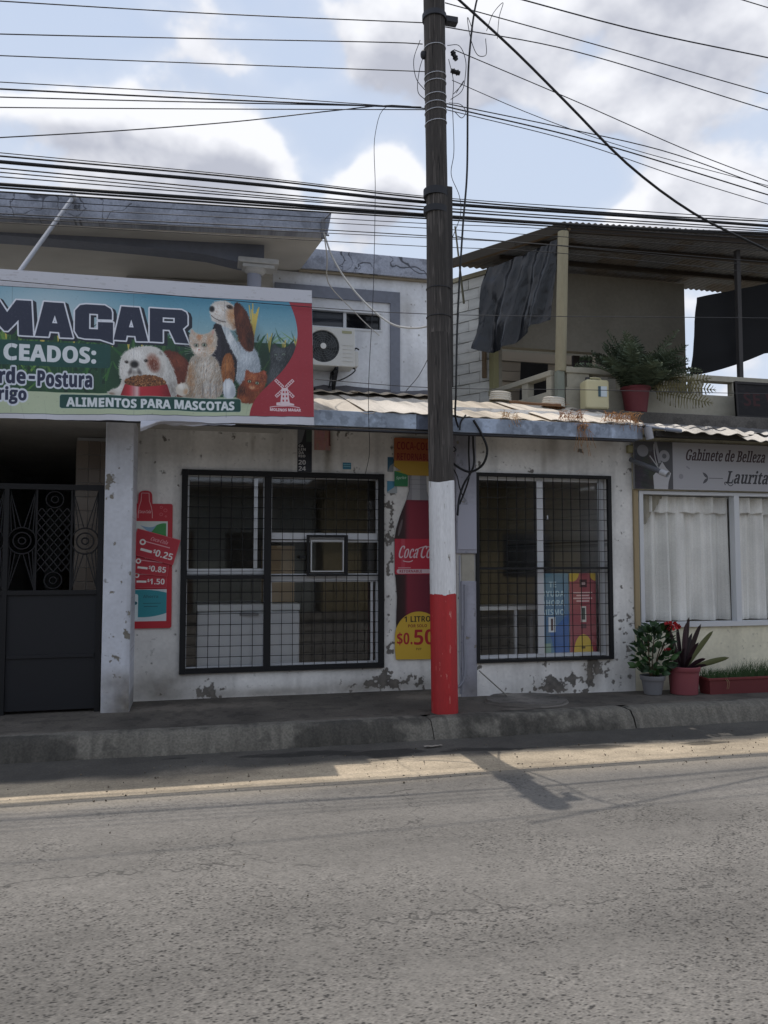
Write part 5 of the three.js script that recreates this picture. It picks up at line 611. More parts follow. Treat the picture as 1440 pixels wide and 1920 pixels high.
// ---------------------------------------------------------------- utility pole
{
  const p = thing('utility_pole', 'weathered pole at the kerb with a red and white painted foot', 'pole', [2.267, .165, 1.236]);
  const tP = pair(.75, 3.5, 300, (x, y, o) => { const xa = x / .75 * 2 * Math.PI, cx = Math.cos(xa), sx = Math.sin(xa), s = fbm3(cx * 3.2, y * .7, sx * 3.2, 5), f = n3(cx * 30, y * 14, sx * 30), w = fbm3(cx * 5 + 9, y * 3.2, sx * 5, 4), ck = sstep(.035, .0, Math.abs(fbm3(cx * 4 + 30, y * .5, sx * 4, 3) - .5)) * sstep(.4, .6, w), k = (.7 + s * .55) * (.85 + f * .2) * (1 - ck * .55) * (1 + sstep(.56, .66, w) * .4); o[0] = 72 * k; o[1] = 68 * k; o[2] = 65 * k; o[3] = 80 + s * 80 + f * 40 - ck * 80; });
  const lean = (y) => -.0115 * y, rad = (y) => y < 3 ? lerp(.118, .1165, y / 3) : y < 5.2 ? lerp(.1165, .101, (y - 3) / 2.2) : .1 ;
  const cyl = (y0, y1, n, grow, uvh, amp = .006) => { const g = sheet(32, n, (u, v) => { const y = lerp(y0, y1, v), a = -u * 2 * Math.PI, r = rad(y) + grow + (fbm3(Math.cos(a) * 2, y * 1.3, Math.sin(a) * 2, 3) - .5) * amp; return [lean(y) + Math.cos(a) * r, y, Math.sin(a) * r]; }, 0, (u, v) => [u * .75, lerp(y0, y1, v)]); return g; };
  P(p, 'shaft', merge(cyl(1.0, 6.9, 90, 0, 0, .012), new THREE.CircleGeometry(.102, 24).rotateX(-Math.PI / 2).translate(lean(6.9), 6.9, 0)), M(0xffffff, .95, { ...tP, bumpScale: .012 }));
  const tp = (c, u, seed) => pair(.75, 1.2, 300, (x, y, o) => { const xa = x / .75 * 6.2832, cx = Math.cos(xa), sx = Math.sin(xa), f = n3(cx * 26, y * 30, sx * 26), s = fbm3(cx * 4 + seed, y * 1.4, sx * 4, 4), w = fbm3(cx * 7, y * 9 + seed, sx * 7, 4), ch = sstep(.745, .765, w), k = (.94 + f * .09) * (.9 + s * .18); for (let i = 0; i < 3; i++) o[i] = lerp(c[i] * k, u[i], ch); o[3] = 120 + s * 50 - ch * 60; });
  P(p, 'red_band', sheet(64, 24, (u, v) => { const a = -u * 2 * Math.PI, y1 = 1.083 + .007 * Math.sin(a * 2 + 1) + .012 * (fbm(u * 26, 7, 3) - .5) - (fbm(u * 14, 3, 2) > .62 ? .008 : 0), y = lerp(0, y1, v), r = rad(y) + .0045 + (fbm3(Math.cos(a) * 2, y * 1.3, Math.sin(a) * 2, 3) - .5) * .006; return [lean(y) + Math.cos(a) * r, y, Math.sin(a) * r]; }, 0, (u, v) => [u * .75, v * 1.085]), M(0xffffff, .6, { ...tp([176, 42, 46], [196, 120, 112], 3), bumpScale: .003 }), 'glossy red paint at the foot of the pole');
  P(p, 'white_band', sheet(48, 24, (u, v) => { const a = -u * 2 * Math.PI, y1 = 2.105 + .012 * Math.sin(a * 2 + .6) + .012 * fbm(u * 9, 3, 2), y = lerp(1.04, y1, v), r = rad(y) + .0025 + (fbm3(Math.cos(a) * 2, y * 1.3, Math.sin(a) * 2, 3) - .5) * .006; return [lean(y) + Math.cos(a) * r, y, Math.sin(a) * r]; }, 0, (u, v) => [u * .75, v]), M(0xffffff, .75, { ...tp([228, 229, 231], [150, 146, 140], 8), bumpScale: .003 }), 'white painted ring above the red foot');
  const ring = (y, c, r = .005, tilt = 0) => P(p, 'wire_tie', new THREE.TorusGeometry(rad(y) + .004, r, 6, 32).rotateX(Math.PI / 2).rotateZ(tilt).translate(lean(y), y, 0), c);
  const mTie = M(0xb9bcc2, .4, { metalness: .4 });
  for (const [y, t] of [[6.27, .05], [5.99, .1], [5.92, .08], [5.79, .08], [5.71, .06], [5.64, .1], [5.53, .12]]) ring(y, mTie, .0045, t); for (const y of [3.93, 3.66]) ring(y, mWireGrey, .004, 0);
  P(p, 'cable_clamp', merge(box(-.17, -.05, 6.56, 6.62, -.03, .05, .006), box(.03, .15, 6.54, 6.6, -.03, .05, .006), new THREE.CylinderGeometry(.117, .117, .05, 28, 1).translate(-.075, 6.58, 0)), M(0x2a2c33, .6)); P(p, 'cable_clamp', merge(new THREE.CylinderGeometry(.115, .115, .07, 24).translate(-.07, 4.85, 0), new THREE.CylinderGeometry(.115, .115, .06, 24).translate(-.07, 4.68, 0), new THREE.SphereGeometry(.03, 10, 8).scale(1, 1.5, 1).translate(-.185, 6.2, 0)), M(0x26272c, .7));
  P(p, 'cable_guard', box(.06, .125, 3.0, 4.92, -.02, .05, .01).translate(-.04, 0, 0), M(0x3a3735, .85), 'dark batten strapped to the upper pole');
}
// ---------------------------------------------------------------- overhead lines: [name, label, radius, z, points (x, y)]
{
  const PX = 2.2, ends = (pts, z0, dl, dr) => { // carried on to the next poles, outside the view
    const q = pts.map(([x, y, z = z0]) => [x, y, z]);
    if (dl) { const [a, b] = [q[0], q[1]]; const s = (b[1] - a[1]) / (b[0] - a[0]); q.unshift([a[0] - 8, a[1] - s * 8 * .8 + .15, a[2]], [a[0] - 3, a[1] - s * 3 * .95, a[2]]); if (q[0][0] > q[1][0]) q.shift(); }
    if (dr) { const n = q.length, a = q[n - 2], b = q[n - 1], s = (b[1] - a[1]) / (b[0] - a[0]); q.push([b[0] + 3, b[1] + s * 3 * .95, b[2]], [b[0] + 10, b[1] + s * 10 * .75 + .3, b[2]]); }
    return q; };
  const L = (label, r, z, pts, dl, dr, group, mat = mRubber, cat = 'cable') => { const o = P(scene, 'overhead_cable', tube(ends(pts, z, dl, dr), r, 70, 6), mat); tag(o, label, cat, group); return o; };
  const gl = 'power lines on the banner side of the pole', gr = 'power lines on the salon side of the pole', gb = 'cables of the street bundle';
  L('topmost single power line running over the banner roof', .005, 1.15, [[-1.65, 6.31], [.12, 6.5], [2.14, 6.75]], 1, 0, gl, mWireGrey); L('second single power line over the banner roof, clipped to the pole', .005, 1.15, [[-1.64, 6.02], [.03, 6.25], [1.98, 6.52], [2.1, 6.53]], 1, 0, gl, mWireGrey); L('third single power line over the banner roof', .0045, 1.15, [[-1.64, 5.83], [.04, 6.02], [2.14, 6.26]], 1, 0, gl, mWireGrey);
  const gm = 'service wires meeting at the pole ties'; [[.004, [[-1.62, 5.57], [.13, 5.72], [2.12, 5.86]]], [.007, [[-1.62, 5.51], [.13, 5.67], [2.07, 5.86]]], [.005, [[-1.62, 5.44], [.13, 5.64], [2.07, 5.87]]], [.0045, [[-1.62, 5.35], [.13, 5.58], [2.12, 5.85]]]].forEach(([r, q]) => L('thin service wire in the fan that meets at the pole ties over the banner', r, 1.2, q, 1, 0, gm, mWireGrey));
  L('lone wire rising from low over the banner roof to the pole ties', .005, 1.2, [[-1.61, 5.09], [-.54, 5.3], [.37, 5.5], [1.2, 5.71], [1.81, 5.85], [2.12, 5.86]], 1, 0, null, mWireGrey);
  L('uppermost power line on the salon side of the pole', .005, 1.3, [[2.28, 6.87], [3.94, 6.7], [5.87, 6.49]], 0, 1, gr, mWireGrey); L('power line on the salon side with hanging wire loops', .005, 1.3, [[2.28, 6.63], [3.53, 6.61], [5.86, 6.31]], 0, 1, gr, mWireGrey); L('power line high over the salon that passes the pole by', .0065, 1.4, [[-1.6, 7.3], [1.4, 7.1], [2.92, 6.97], [4.24, 6.86], [5.8, 6.81]], 1, 1, gr, mWireGrey); L('short power line crossing the corner of sky above the salon', .0045, 2.2, [[4.4, 6.75], [5.3, 6.66], [6.4, 6.55]], 0, 1, gr, mWireGrey);
  const gs = 'service wires dropping to the salon side'; L('slanting wire from the pole clamp down to the salon side', .0045, 1.2, [[2.4, 6.49], [3.63, 6.17], [5.02, 5.79], [5.92, 5.59]], 0, 1, gs, mWireGrey); L('fine wire from the insulator down to the salon side', .0035, 1.2, [[2.38, 6.18], [3.22, 5.95], [4.1, 5.77], [5.92, 5.54]], 0, 1, gs, mWireGrey); L('doubled service wire from the pole ties to the salon side', .0065, 1.2, [[2.3, 5.91], [3.8, 5.77], [5.92, 5.44]], 0, 1, gs); L('thinner service wire just above the doubled one', .005, 1.2, [[2.3, 5.94], [3.57, 5.86], [4.71, 5.76], [5.92, 5.52]], 0, 1, gs, mWireGrey); L('third service wire fanning toward the salon', .004, 1.2, [[2.3, 5.88], [3.7, 5.73], [4.8, 5.52], [5.9, 5.34]], 0, 1, gs, mWireGrey);
  L('thick black cable slanting steeply from the pole top over the terrace roof', .012, 1.5, [[1.9, 7.1], [2.32, 6.79], [2.88, 6.38], [3.42, 5.94], [4.09, 5.39], [4.79, 4.99], [5.65, 4.69]], 0, 1, null); L('black cable hanging down beside the pole to the eaves board', .0095, 1.38, [[2.66, 7.1], [2.58, 6.92], [2.49, 6.3], [2.46, 5.15], [2.42, 4.69], [2.36, 3.77], [2.34, 3.07], [2.36, 2.9, 1.3], [2.45, 2.82, 1.12]], 0, 0, null);
  const bundle = [['thick', .015, [[-1.63, 4.93], [.52, 4.98], [2.13, 4.99], [4.45, 5.09], [5.99, 5.15]]], ['thick', .015, [[-1.62, 4.74], [.53, 4.82], [2.13, 4.87], [4.44, 4.97], [5.99, 5.07]]], ['', .004, [[-1.63, 5.02], [.52, 5.06], [2.13, 5.06], [4.45, 5.16], [5.99, 5.23]]], ['', .0075, [[-1.63, 4.98], [.52, 5.03], [2.13, 5.03], [4.45, 5.11], [5.99, 5.2]]], ['', .006, [[-1.62, 4.88], [2.13, 4.95], [5.99, 5.12]]], ['', .005, [[-1.62, 4.85], [2.13, 4.93], [5.99, 5.1]]], ['', .005, [[-1.62, 4.8], [2.13, 4.91], [5.99, 5.09]]], ['', .009, [[-1.62, 4.71], [2.13, 4.855], [5.99, 5.04]]], ['', .007, [[-1.62, 4.68], [2.13, 4.84], [5.99, 5.01]]], ['', .0035, [[-1.62, 4.61], [2.13, 4.78], [3.26, 4.85], [5.98, 4.94]]], ['', .0035, [[-1.62, 4.55], [2.13, 4.74], [5.98, 4.88]]], ['', .0045, [[-1.61, 4.49], [2.13, 4.67], [5.98, 4.76]]], ['', .0035, [[-1.61, 4.44], [2.13, 4.64], [3.25, 4.69], [5.98, 4.7]]], ['', .0035, [[-1.6, 4.41], [-.31, 4.46], [2.13, 4.56], [3.25, 4.62], [5.97, 4.63]]]];
  bundle.forEach(([k, r, q], i) => L(k ? 'thick black trunk cable in the level bundle across the street front' : 'slim black cable in the level bundle across the street front', r, 1.1 - (i % 3) * .012, q, 1, 1, k ? 'trunk cables of the street bundle' : gb));
  L('single thin wire crossing the banner and the terrace shade cloth', .0035, 1.19, [[-1.6, 3.88], [1.07, 3.85], [2.15, 3.87], [5.96, 4.11]], 1, 1, null, mWireGrey); L('single thin wire low across the roof sheets', .0035, 1.14, [[1.07, 3.2], [2.14, 3.18], [3.75, 3.24]], 0, 1, null, mWireGrey);
  L('thin wire hanging down from the service wires past the calendar wall', .003, 1.2, [[2.0, 5.85], [1.72, 5.82], [1.62, 5.55], [1.62, 5.0], [1.6, 4.0], [1.56, 3.2], [1.57, 2.9, 1.15], [1.68, 2.62, .7], [1.78, 2.46, .05]], 0, 0, null, mWireGrey);
  // white cords from the roof slab to the pole
  const mCord = M(0xb9b8b4, .6); L('white cord drooping from the roof slab corner to the pole', .009, .6, [[1.24, 4.83, .55], [1.33, 4.55, .6], [1.55, 4.15, .75], [1.85, 3.82, .95], [2.05, 3.76, 1.08], [2.15, 3.765, 1.15]], 0, 0, null, mCord); L('crinkled white cord from the roof slab corner to the upper window', .006, .55, [[1.24, 4.83, .55], [1.3, 4.65, .4], [1.36, 4.5, .1], [1.62, 4.42, -.3], [1.7, 4.4, -.4], [1.88, 4.28, -.5], [2.08, 4.15, -.575]], 0, 0, null, mCord);
  L('slack wire from the roof edge up to the pole', .004, .0, [[2.38, 3.5, -.5], [2.35, 3.55, .2], [2.3, 3.7, .8], [2.18, 3.82, 1.13]], 0, 0, null, mWireGrey);
  // loops on the pole
  const gt = 'loose wire loops on the pole'; for (const q of [[[2.3, 6.45, 1.3], [2.4, 6.44, 1.34], [2.46, 6.3, 1.36], [2.46, 6.15, 1.36], [2.42, 5.98, 1.36], [2.33, 5.92, 1.3]], [[2.33, 6.35, 1.25], [2.36, 6.1, 1.3], [2.35, 5.9, 1.3], [2.36, 5.4, 1.3], [2.34, 5.2, 1.28], [2.42, 5.0, 1.28], [2.44, 4.85, 1.26], [2.34, 4.55, 1.25]], [[2.32, 5.9, 1.28], [2.42, 5.86, 1.34], [2.46, 5.78, 1.36], [2.42, 5.72, 1.36], [2.36, 5.78, 1.34]], [[2.36, 5.98, 1.3], [2.44, 6.07, 1.34], [2.45, 6.1, 1.34], [2.38, 5.98, 1.32]], [[2.06, 6.53, 1.2], [1.99, 6.3, 1.22], [2.02, 6.12, 1.22], [2.1, 6.03, 1.22]], [[2.1, 6.4, 1.22], [2.04, 6.2, 1.24], [2.03, 5.98, 1.24], [2.1, 5.92, 1.24]], [[2.56, 6.64, 1.3], [2.5, 6.75, 1.32], [2.53, 6.5, 1.34], [2.6, 6.38, 1.33], [2.68, 6.4, 1.32], [2.69, 6.58, 1.3]], [[2.7, 6.66, 1.3], [2.76, 6.83, 1.32], [2.86, 6.95, 1.33], [2.82, 6.8, 1.33], [2.81, 6.6, 1.3]]]) L('thin loose loop of wire on the upper pole', .0035, 1.3, q, 0, 0, gt, mWireGrey, 'wire');
  for (const [x, y, a] of [[2.37, 6.36, .5], [2.38, 6.2, 1.4]]) { const o = P(scene, 'insulator', merge(new THREE.CylinderGeometry(.02, .02, .09, 12), new THREE.TorusGeometry(.021, .007, 6, 16).rotateX(Math.PI / 2).translate(0, .02, 0), new THREE.TorusGeometry(.021, .007, 6, 16).rotateX(Math.PI / 2).translate(0, -.02, 0)), mRubber); o.position.set(x, y, 1.3); o.rotation.z = a; tag(o, 'small black spool insulator on the salon side of the pole', 'insulator', 'insulators on the pole'); }
  // cables looped under the eaves by the pole
  const gc = 'black cables looped under the eaves by the pole'; for (const [r, q] of [[.011, [[2.66, 2.95, .95], [2.72, 2.72, .8], [2.74, 2.5, .75], [2.6, 2.3, .85], [2.5, 2.15, 1.0], [2.44, 1.98, 1.12]]], [.012, [[2.62, 2.9, 1.08], [2.7, 2.78, 1.07], [2.77, 2.62, 1.05], [2.74, 2.48, 1.0], [2.64, 2.42, .9], [2.52, 2.5, .8], [2.5, 2.58, .7]]], [.009, [[2.68, 2.9, .8], [2.7, 2.65, .72], [2.71, 2.4, .7], [2.62, 2.22, .8], [2.52, 2.1, .95]]], [.006, [[2.5, 2.5, .75], [2.58, 2.4, .7], [2.6, 2.28, .72], [2.6, 2.2, .8]]], [.008, [[2.55, 2.95, 1.06], [2.5, 2.88, 1.06], [2.48, 2.8, 1.08]]], [.006, [[2.56, 2.74, .56], [2.62, 2.68, .56], [2.58, 2.66, .56]]]]) { const o = P(scene, 'looped_cable', tube(q, r, 32, 7), mRubber); tag(o, 'black cable looped under the eaves board beside the pole', 'cable', gc); }
  // roof aerial
  const an = thing('roof_aerial', 'thin roof aerial standing behind the hanging black cable', 'aerial', [3.52, 5.0, -1.7]); P(an, 'mast', rod([0, 0, 0], [-.12, 1.05, 0], .016, .012), M(0x5e5a48, .8)); for (const y of [.62, .92]) P(an, 'crossbar', rod([-.1 - y * .0, y, 0], [.02, y - .02, 0], .006), mWireGrey);
}
// ---------------------------------------------------------------- air conditioner
{
  const a = thing('air_conditioner', 'white outdoor air conditioner on the upper wall under the strip window', 'air conditioner', [1.41, 3.7, -.44]), w = M(0xc6c7c4, .55), d = M(0x23262a, .6);
  const sh = new THREE.Shape([[-.32, 0], [.32, 0], [.32, .42], [-.32, .42]].map((q) => new THREE.Vector2(...q))); const h = new THREE.Path(); h.absarc(-.03, .21, .185, 0, Math.PI * 2, true); sh.holes.push(h);
  const fr = new THREE.ExtrudeGeometry(sh, { depth: .02, bevelEnabled: true, bevelSize: .006, bevelThickness: .006, bevelSegments: 2, curveSegments: 40 }); fr.translate(0, 0, .115); P(a, 'front_panel', fr, w); P(a, 'casing', box(-.322, .322, -.002, .422, -.13, .1, .012), w); P(a, 'fan_recess', new THREE.CylinderGeometry(.184, .184, .008, 40).rotateX(Math.PI / 2).translate(-.03, .21, .108), d);
  for (let k = 0; k < 5; k++) P(a, 'fan_blade', new THREE.CircleGeometry(.165, 10, k * 1.257, .8).translate(-.03, .21, .114), M(0x3a3e42, .5, { side: THREE.DoubleSide }));
  for (let k = 1; k < 8; k++) P(a, 'guard_ring', new THREE.TorusGeometry(k * .0245, .0022, 5, 40).translate(-.03, .21, .138), M(0x5a5e60, .5)); for (let k = 0; k < 16; k++) { const t = k / 16 * 6.2832; P(a, 'guard_spoke', tube([[-.03 + Math.cos(t) * .03, .21 + Math.sin(t) * .03, .14], [-.03 + Math.cos(t + .25) * .1, .21 + Math.sin(t + .25) * .1, .14], [-.03 + Math.cos(t + .6) * .183, .21 + Math.sin(t + .6) * .183, .137]], .0022, 8, 4), M(0x5a5e60, .5)); } P(a, 'hub_cap', new THREE.CylinderGeometry(.032, .034, .012, 24).rotateX(Math.PI / 2).translate(-.03, .21, .146), M(0xd2d3d0, .4));
  for (let k = 0; k < 5; k++) P(a, 'louvre', box(.19, .3, .05 + k * .045, .056 + k * .045, .142, .147), w); P(a, 'name_plate', box(.18, .29, .365, .395, .142, .1445), M(0x9a9a7a, .5));
  P(a, 'valve_cover', box(.325, .385, .02, .2, -.09, .06, .012), w); P(a, 'valve_pipe', tube([[.34, .2, .0], [.36, .24, .02], [.4, .225, .02]], .009, 12), d); P(a, 'valve_pipe', tube([[.33, .02, 0], [.36, .0, .0], [.32, -.05, .0], [.2, -.12, -.02], [.14, -.13, -.05]], .008, 20), d);
  for (const x of [-.24, .13]) P(a, 'wall_bracket', merge(bar([x, -.015, .12], [x, -.015, -.155], .03, .03), bar([x, -.03, .1], [x, -.22, -.14], .03, .05), bar([x, .1, -.15], [x, -.25, -.15], .03, .02)), M(0x1e2126, .6)); P(a, 'drain_hose', tube([[-.2, -.02, -.1], [-.2, -.15, -.12], [-.16, -.23, -.1], [-.1, -.245, .0]], .012, 20), d); P(a, 'drain_hose', tube([[.1, -.02, -.1], [.09, -.15, -.13], [.06, -.25, -.12]], .008, 16), d);
}
// ---------------------------------------------------------------- salon curtains
{
  const lace = pair(1.2, 1.5, 200, (x, y, o) => { const f = n2(x * 160, y * 160), m = fbm(x * 3, y * 3, 4), k = .93 + f * .06 + (m - .5) * .12, b = Math.abs(((x * 40) % 1) - .5) < .1 ? .97 : 1; o[0] = 246 * k * b; o[1] = 246 * k * b; o[2] = 242 * k * b; o[3] = 128 + f * 60; });
  const mC = M(0xffffff, .95, { ...lace, bumpScale: .001, side: THREE.DoubleSide });
  const fold = (x, seed) => (.55 + .9 * n2(x * 3.7 + seed * 7, 2)) * .05 * Math.sin(x * 28 + 2.4 * Math.sin(x * 6 + seed)) + .022 * Math.sin(x * 57 + seed) + .012 * Math.sin(x * 13 + seed * 2);
  const cur = (x0, x1, seed, label) => { const c = thing('curtain', label, 'curtain', [0, 0, .3], 0, 'white curtains in the salon window');
    P(c, 'drape', sheet(240, 10, (u, v) => { const x = lerp(x0, x1, u) + (1 - v) * .02 * Math.sin(u * 20), k = lerp(1.15, .6, v); return [x, lerp(.875, 2.26, v), fold(x, seed) * k]; }, 0, (u, v, q) => [q[0] * 1.3, q[1]]), mC);
    P(c, 'valance', sheet(160, 8, (u, v) => { const x = lerp(x0, x1, u), b = 2.075 + .018 * Math.abs(Math.sin(x * 16)); return [x, lerp(b, 2.265, v), .05 + fold(x, seed + 1) * .7]; }, 0, (u, v, q) => [q[0] * 1.3, q[1]]), mC); for (let i = 0; i < 1; i++) P(c, 'rail', rod([x0 - .02, 2.268, 0], [x1 + .02, 2.268, 0], .012), mAlu); return c; };
  cur(4.88, 5.99, 1, 'white pleated curtain in the pane beside the wooden strip'); cur(6.06, 7.25, 4, 'white pleated curtain in the pane beyond the middle mullion');
  const t = P(scene, 'lace_trim', sheet(20, 6, (u, v) => { const s = 1 - u, x = 4.86 + u * .24; return [x, lerp(2.27 - s * .32 - .03 * Math.abs(Math.sin(u * 14)), 2.27, v), .39 + .01 * Math.sin(u * 12)]; }, .002), MP(0xa9a596, .95, { transmission: .2 })); tag(t, 'lace swag with scalloped edge in the corner of the salon window', 'lace');
}
// ---------------------------------------------------------------- plants on the pavement and the terrace
const walk = (x, z) => lerp(.17 - .012 * Math.min(4, Math.max(0, x - 2.6)), .168, sstep(.3, 1.3, z));
function pot(t, rb, rt, h, color, rimH, mat) { const m = mat ?? M(color, .65), pr = [[0, .004], [rb, .004], [rb + .004, .01], [rt - .012, h - rimH], [rt, h - rimH + .002], [rt + .006, h - .006], [rt, h], [rt - .012, h], [rt - .018, h - rimH], [rt - .02, h - .035], [0, h - .035]]; P(t, 'pot', new THREE.LatheGeometry(pr.map((q) => new THREE.Vector2(...q)), 36), m); P(t, 'soil', roughen(new THREE.CylinderGeometry(rt - .02, rt - .03, .02, 24, 1).translate(0, h - .03, 0), .01, 20), M(0x2c2219, 1)); }
function leafGeo(l, w, curl = .25, n = 6) { return sheet(2, n, (u, v) => { const s = Math.sin(Math.PI * Math.pow(v, .8)) * w * .5 + .001, x = (u - .5) * 2 * s; return [x, v * l - curl * l * v * v * .3, curl * l * v * v + Math.abs(u - .5) * w * .25]; }); }
{
  const g1 = thing('flowering_shrub', 'leafy shrub with a red flower head in a grey pot below the salon window', 'potted plant', [4.69, walk(4.69, .78), .78]); pot(g1, .085, .125, .2, 0x77787c, .05);
  const lg = [leafGeo(.1, .056, .3), leafGeo(.085, .046, .5), leafGeo(.115, .058, .15)], lm = [0x2c4a26, 0x24401f, 0x3a5a2c, 0x1d341b].map((c) => MP(c, .55, { side: THREE.DoubleSide })), r = rng(51);
  for (let k = 0; k < 5; k++) { const a = k * 1.3; P(g1, 'stem', tube([[Math.cos(a) * .02, .18, Math.sin(a) * .02], [Math.cos(a) * .06, .35, Math.sin(a) * .05], [Math.cos(a) * .12 + .03, .52 + k * .03, Math.sin(a) * .09]], .006, 10, 5), M(0x4a3d2a, .9)); }
  const up = new THREE.Vector3(0, 1, 0);
  for (let i = 0; i < 190; i++) { const t = r() * 6.283, y = .2 + r() * .5, rr = (.2 * Math.sin(Math.PI * Math.min(1, (y - .1) / .68)) + .03) * Math.sqrt(r()), d = new THREE.Vector3(Math.cos(t), .55 + r() * .7 - (y < .35 ? .5 : 0), Math.sin(t)).normalize(), m = P(g1, 'leaf', lg[i % 3], lm[Math.floor(r() * 4)]); m.position.set(Math.cos(t) * rr + .0 + (y - .2) * .09, y, Math.sin(t) * rr * .8); m.quaternion.setFromUnitVectors(up, d); m.rotateY(r() * 6); }
  const pet = sheet(2, 3, (u, v) => [(u - .5) * .022 * Math.sin(Math.PI * (.15 + v * .7)), v * .03, .01 * v * v]), pm = [0xb01f28, 0xc22c30, 0x8f1a22].map((c) => M(c, .7, { side: THREE.DoubleSide })); const fl = new THREE.Group(); fl.name = 'flower_head'; g1.add(fl); fl.position.set(.165, .7, .1);
  for (let i = 0; i < 90; i++) { const t = r() * 6.283, ph = Math.acos(1 - r() * 1.3), d = new THREE.Vector3(Math.sin(ph) * Math.cos(t), Math.cos(ph), Math.sin(ph) * Math.sin(t)), m = P(fl, 'petal', pet, pm[i % 3]); m.position.copy(d).multiply(new THREE.Vector3(.07, .04, .06)); m.quaternion.setFromUnitVectors(up, d); m.rotateX((r() - .5) * 1.6); }
  const fl2 = new THREE.Group(); fl2.name = 'flower_head'; g1.add(fl2); fl2.position.set(.06, .46, .17); for (let i = 0; i < 16; i++) { const t = r() * 6.283, d = new THREE.Vector3(Math.cos(t) * .7, .6, Math.sin(t) * .7).normalize(), m = P(fl2, 'petal', pet, pm[2]); m.position.copy(d).multiplyScalar(.02); m.quaternion.setFromUnitVectors(up, d); }
  const g2 = thing('spear_leaf_plant', 'dark purple spear-leaved plant in a terracotta red pot below the salon window', 'potted plant', [5.03, walk(5.03, .82), .82]); pot(g2, .135, .165, .29, 0x84444a, .05);
  const sp = (l, w, c) => sheet(2, 12, (u, v) => { const s = w * .5 * (v < .55 ? lerp(.55, 1, v / .55) : Math.sqrt(Math.max(0, 1 - Math.pow((v - .55) / .45, 2)))) + .0006, x = (u - .5) * 2; return [x * s, v * l - c * l * v * v * .35, c * l * v * v + Math.abs(x) * s * -.35]; }), pmat = [0x2a1a20, 0x23161c, 0x332029].map((c) => MP(c, .45, { side: THREE.DoubleSide })), gmat = MP(0x5a5f3c, .5, { side: THREE.DoubleSide });
  [[-.42, .2, .52, .05, .05, 0], [-.12, -.1, .46, .05, .05, 1], [.0, .15, .5, .055, .04, 2], [.1, .05, .56, .055, .03, 0], [.34, .1, .52, .06, .06, 1], [.62, .1, .52, .062, .1, 3], [1.28, .2, .48, .062, .12, 3], [.2, .5, .36, .05, .2, 2], [-.3, .5, .3, .05, .2, 1], [-.75, .2, .24, .045, .2, 0], [.8, .5, .24, .05, .3, 2], [-.2, -.5, .4, .05, .1, 0], [.4, -.5, .42, .05, .1, 1], [-1.1, .5, .2, .045, .2, 2], [0, .9, .2, .05, .2, 1], [1.1, .9, .2, .045, .2, 0]].forEach(([x, z, l, w, c, k]) => { const m = P(g2, 'leaf', sp(l, w, c), k === 3 ? gmat : pmat[k]); m.position.set(x * .03, .25, z * .04); m.quaternion.setFromUnitVectors(up, new THREE.Vector3(Math.sin(x), Math.cos(x), z * .5).normalize()); });
  const y3 = walk(5.65, .87), g3 = thing('grass_planter', 'long red window box planted with grass on the pavement', 'planter', [5.65, y3, .87]);
  const tr = (w, h, d, t) => { const g = new THREE.BoxGeometry(w, h, d), p = g.attributes.position; for (let i = 0; i < p.count; i++) if (p.getY(i) < 0) { p.setX(i, p.getX(i) * t); p.setZ(i, p.getZ(i) * .85); } return g; };
  P(g3, 'planter_box', tr(.84, .16, .2, .955).translate(0, .08, 0), M(0x65282a, .7)); P(g3, 'planter_rim', merge(box(-.432, .432, .15, .175, .087, .108, .004), box(-.432, .432, .15, .175, -.108, -.087, .004), box(-.432, -.412, .151, .174, -.0865, .0865), box(.412, .432, .151, .174, -.0865, .0865)), M(0x6c2c2c, .7)); P(g3, 'soil', box(-.41, .41, .155, .163, -.086, .086), M(0x2a2018, 1));
  const bl = []; for (let i = 0; i < 750; i++) { const x = (r() - .5) * .84, z = (r() - .5) * .17, l = .09 + r() * .13 * (.7 + .5 * Math.sin(x * 7)), a = (r() - .5) * 1.1 + (Math.abs(x) > .38 ? Math.sign(x) * .5 : 0), b = r() * .6 - .1, q = sheet(1, 3, (u, v) => [x + (u - .5) * .006 * (1 - v) + Math.sin(a) * l * v * (.5 + v * .6), .16 + l * v * (1 - .25 * Math.abs(a) * v), z + b * l * v * v]); bl.push(q); }
  const gr = P(g3, 'grass', merge(...bl), MP(0x35502a, .7, { side: THREE.DoubleSide })); gr.userData.kind = 'stuff';
  const dry = []; for (const x of [-.24, -.22]) dry.push(tube([[x, .17, .1], [x + .01, .14, .13], [x + .012, .06, .118]], .002, 8, 4)); P(g3, 'dry_blade', merge(...dry), M(0xa5946c, .9));
  // fern on the terrace ledge
  const f = thing('potted_fern', 'large arching fern in a dull red pot on the terrace ledge', 'potted plant', [5.04, 3.262, -.01]); pot(f, .12, .17, .31, 0x6b2a30, .03);
  const frond = (l, seed) => { const gs = [], rr = rng(seed), c = .1 + rr() * .4, pt = (t) => [0, l * (t - c * t * t * .55), l * (c * t * t * .9)]; gs.push(tube([pt(0), pt(.33), pt(.66), pt(1)], .0035, 10, 4)); const n = 22; for (let i = 2; i < n; i++) { const t = i / n, [px, py, pz] = pt(t), w = .12 * Math.sin(Math.PI * Math.min(1, .15 + t * .85)) + .012; for (const s of [-1, 1]) gs.push(sheet(1, 2, (u, v) => [s * (v * w), py + v * .035 + (u - .5) * .02 * (1 - v * .8), pz + v * .012 * (rr() > .5 ? 1 : -1)])); } return merge(...gs); };
  const fg = [0, 1, 2, 3, 4].map((k) => frond(.62 + k * .05, 60 + k)), fm = [0x424f3a, 0x374430, 0x4f5b44, 0x7a7450].map((c) => MP(c, .75, { side: THREE.DoubleSide }));
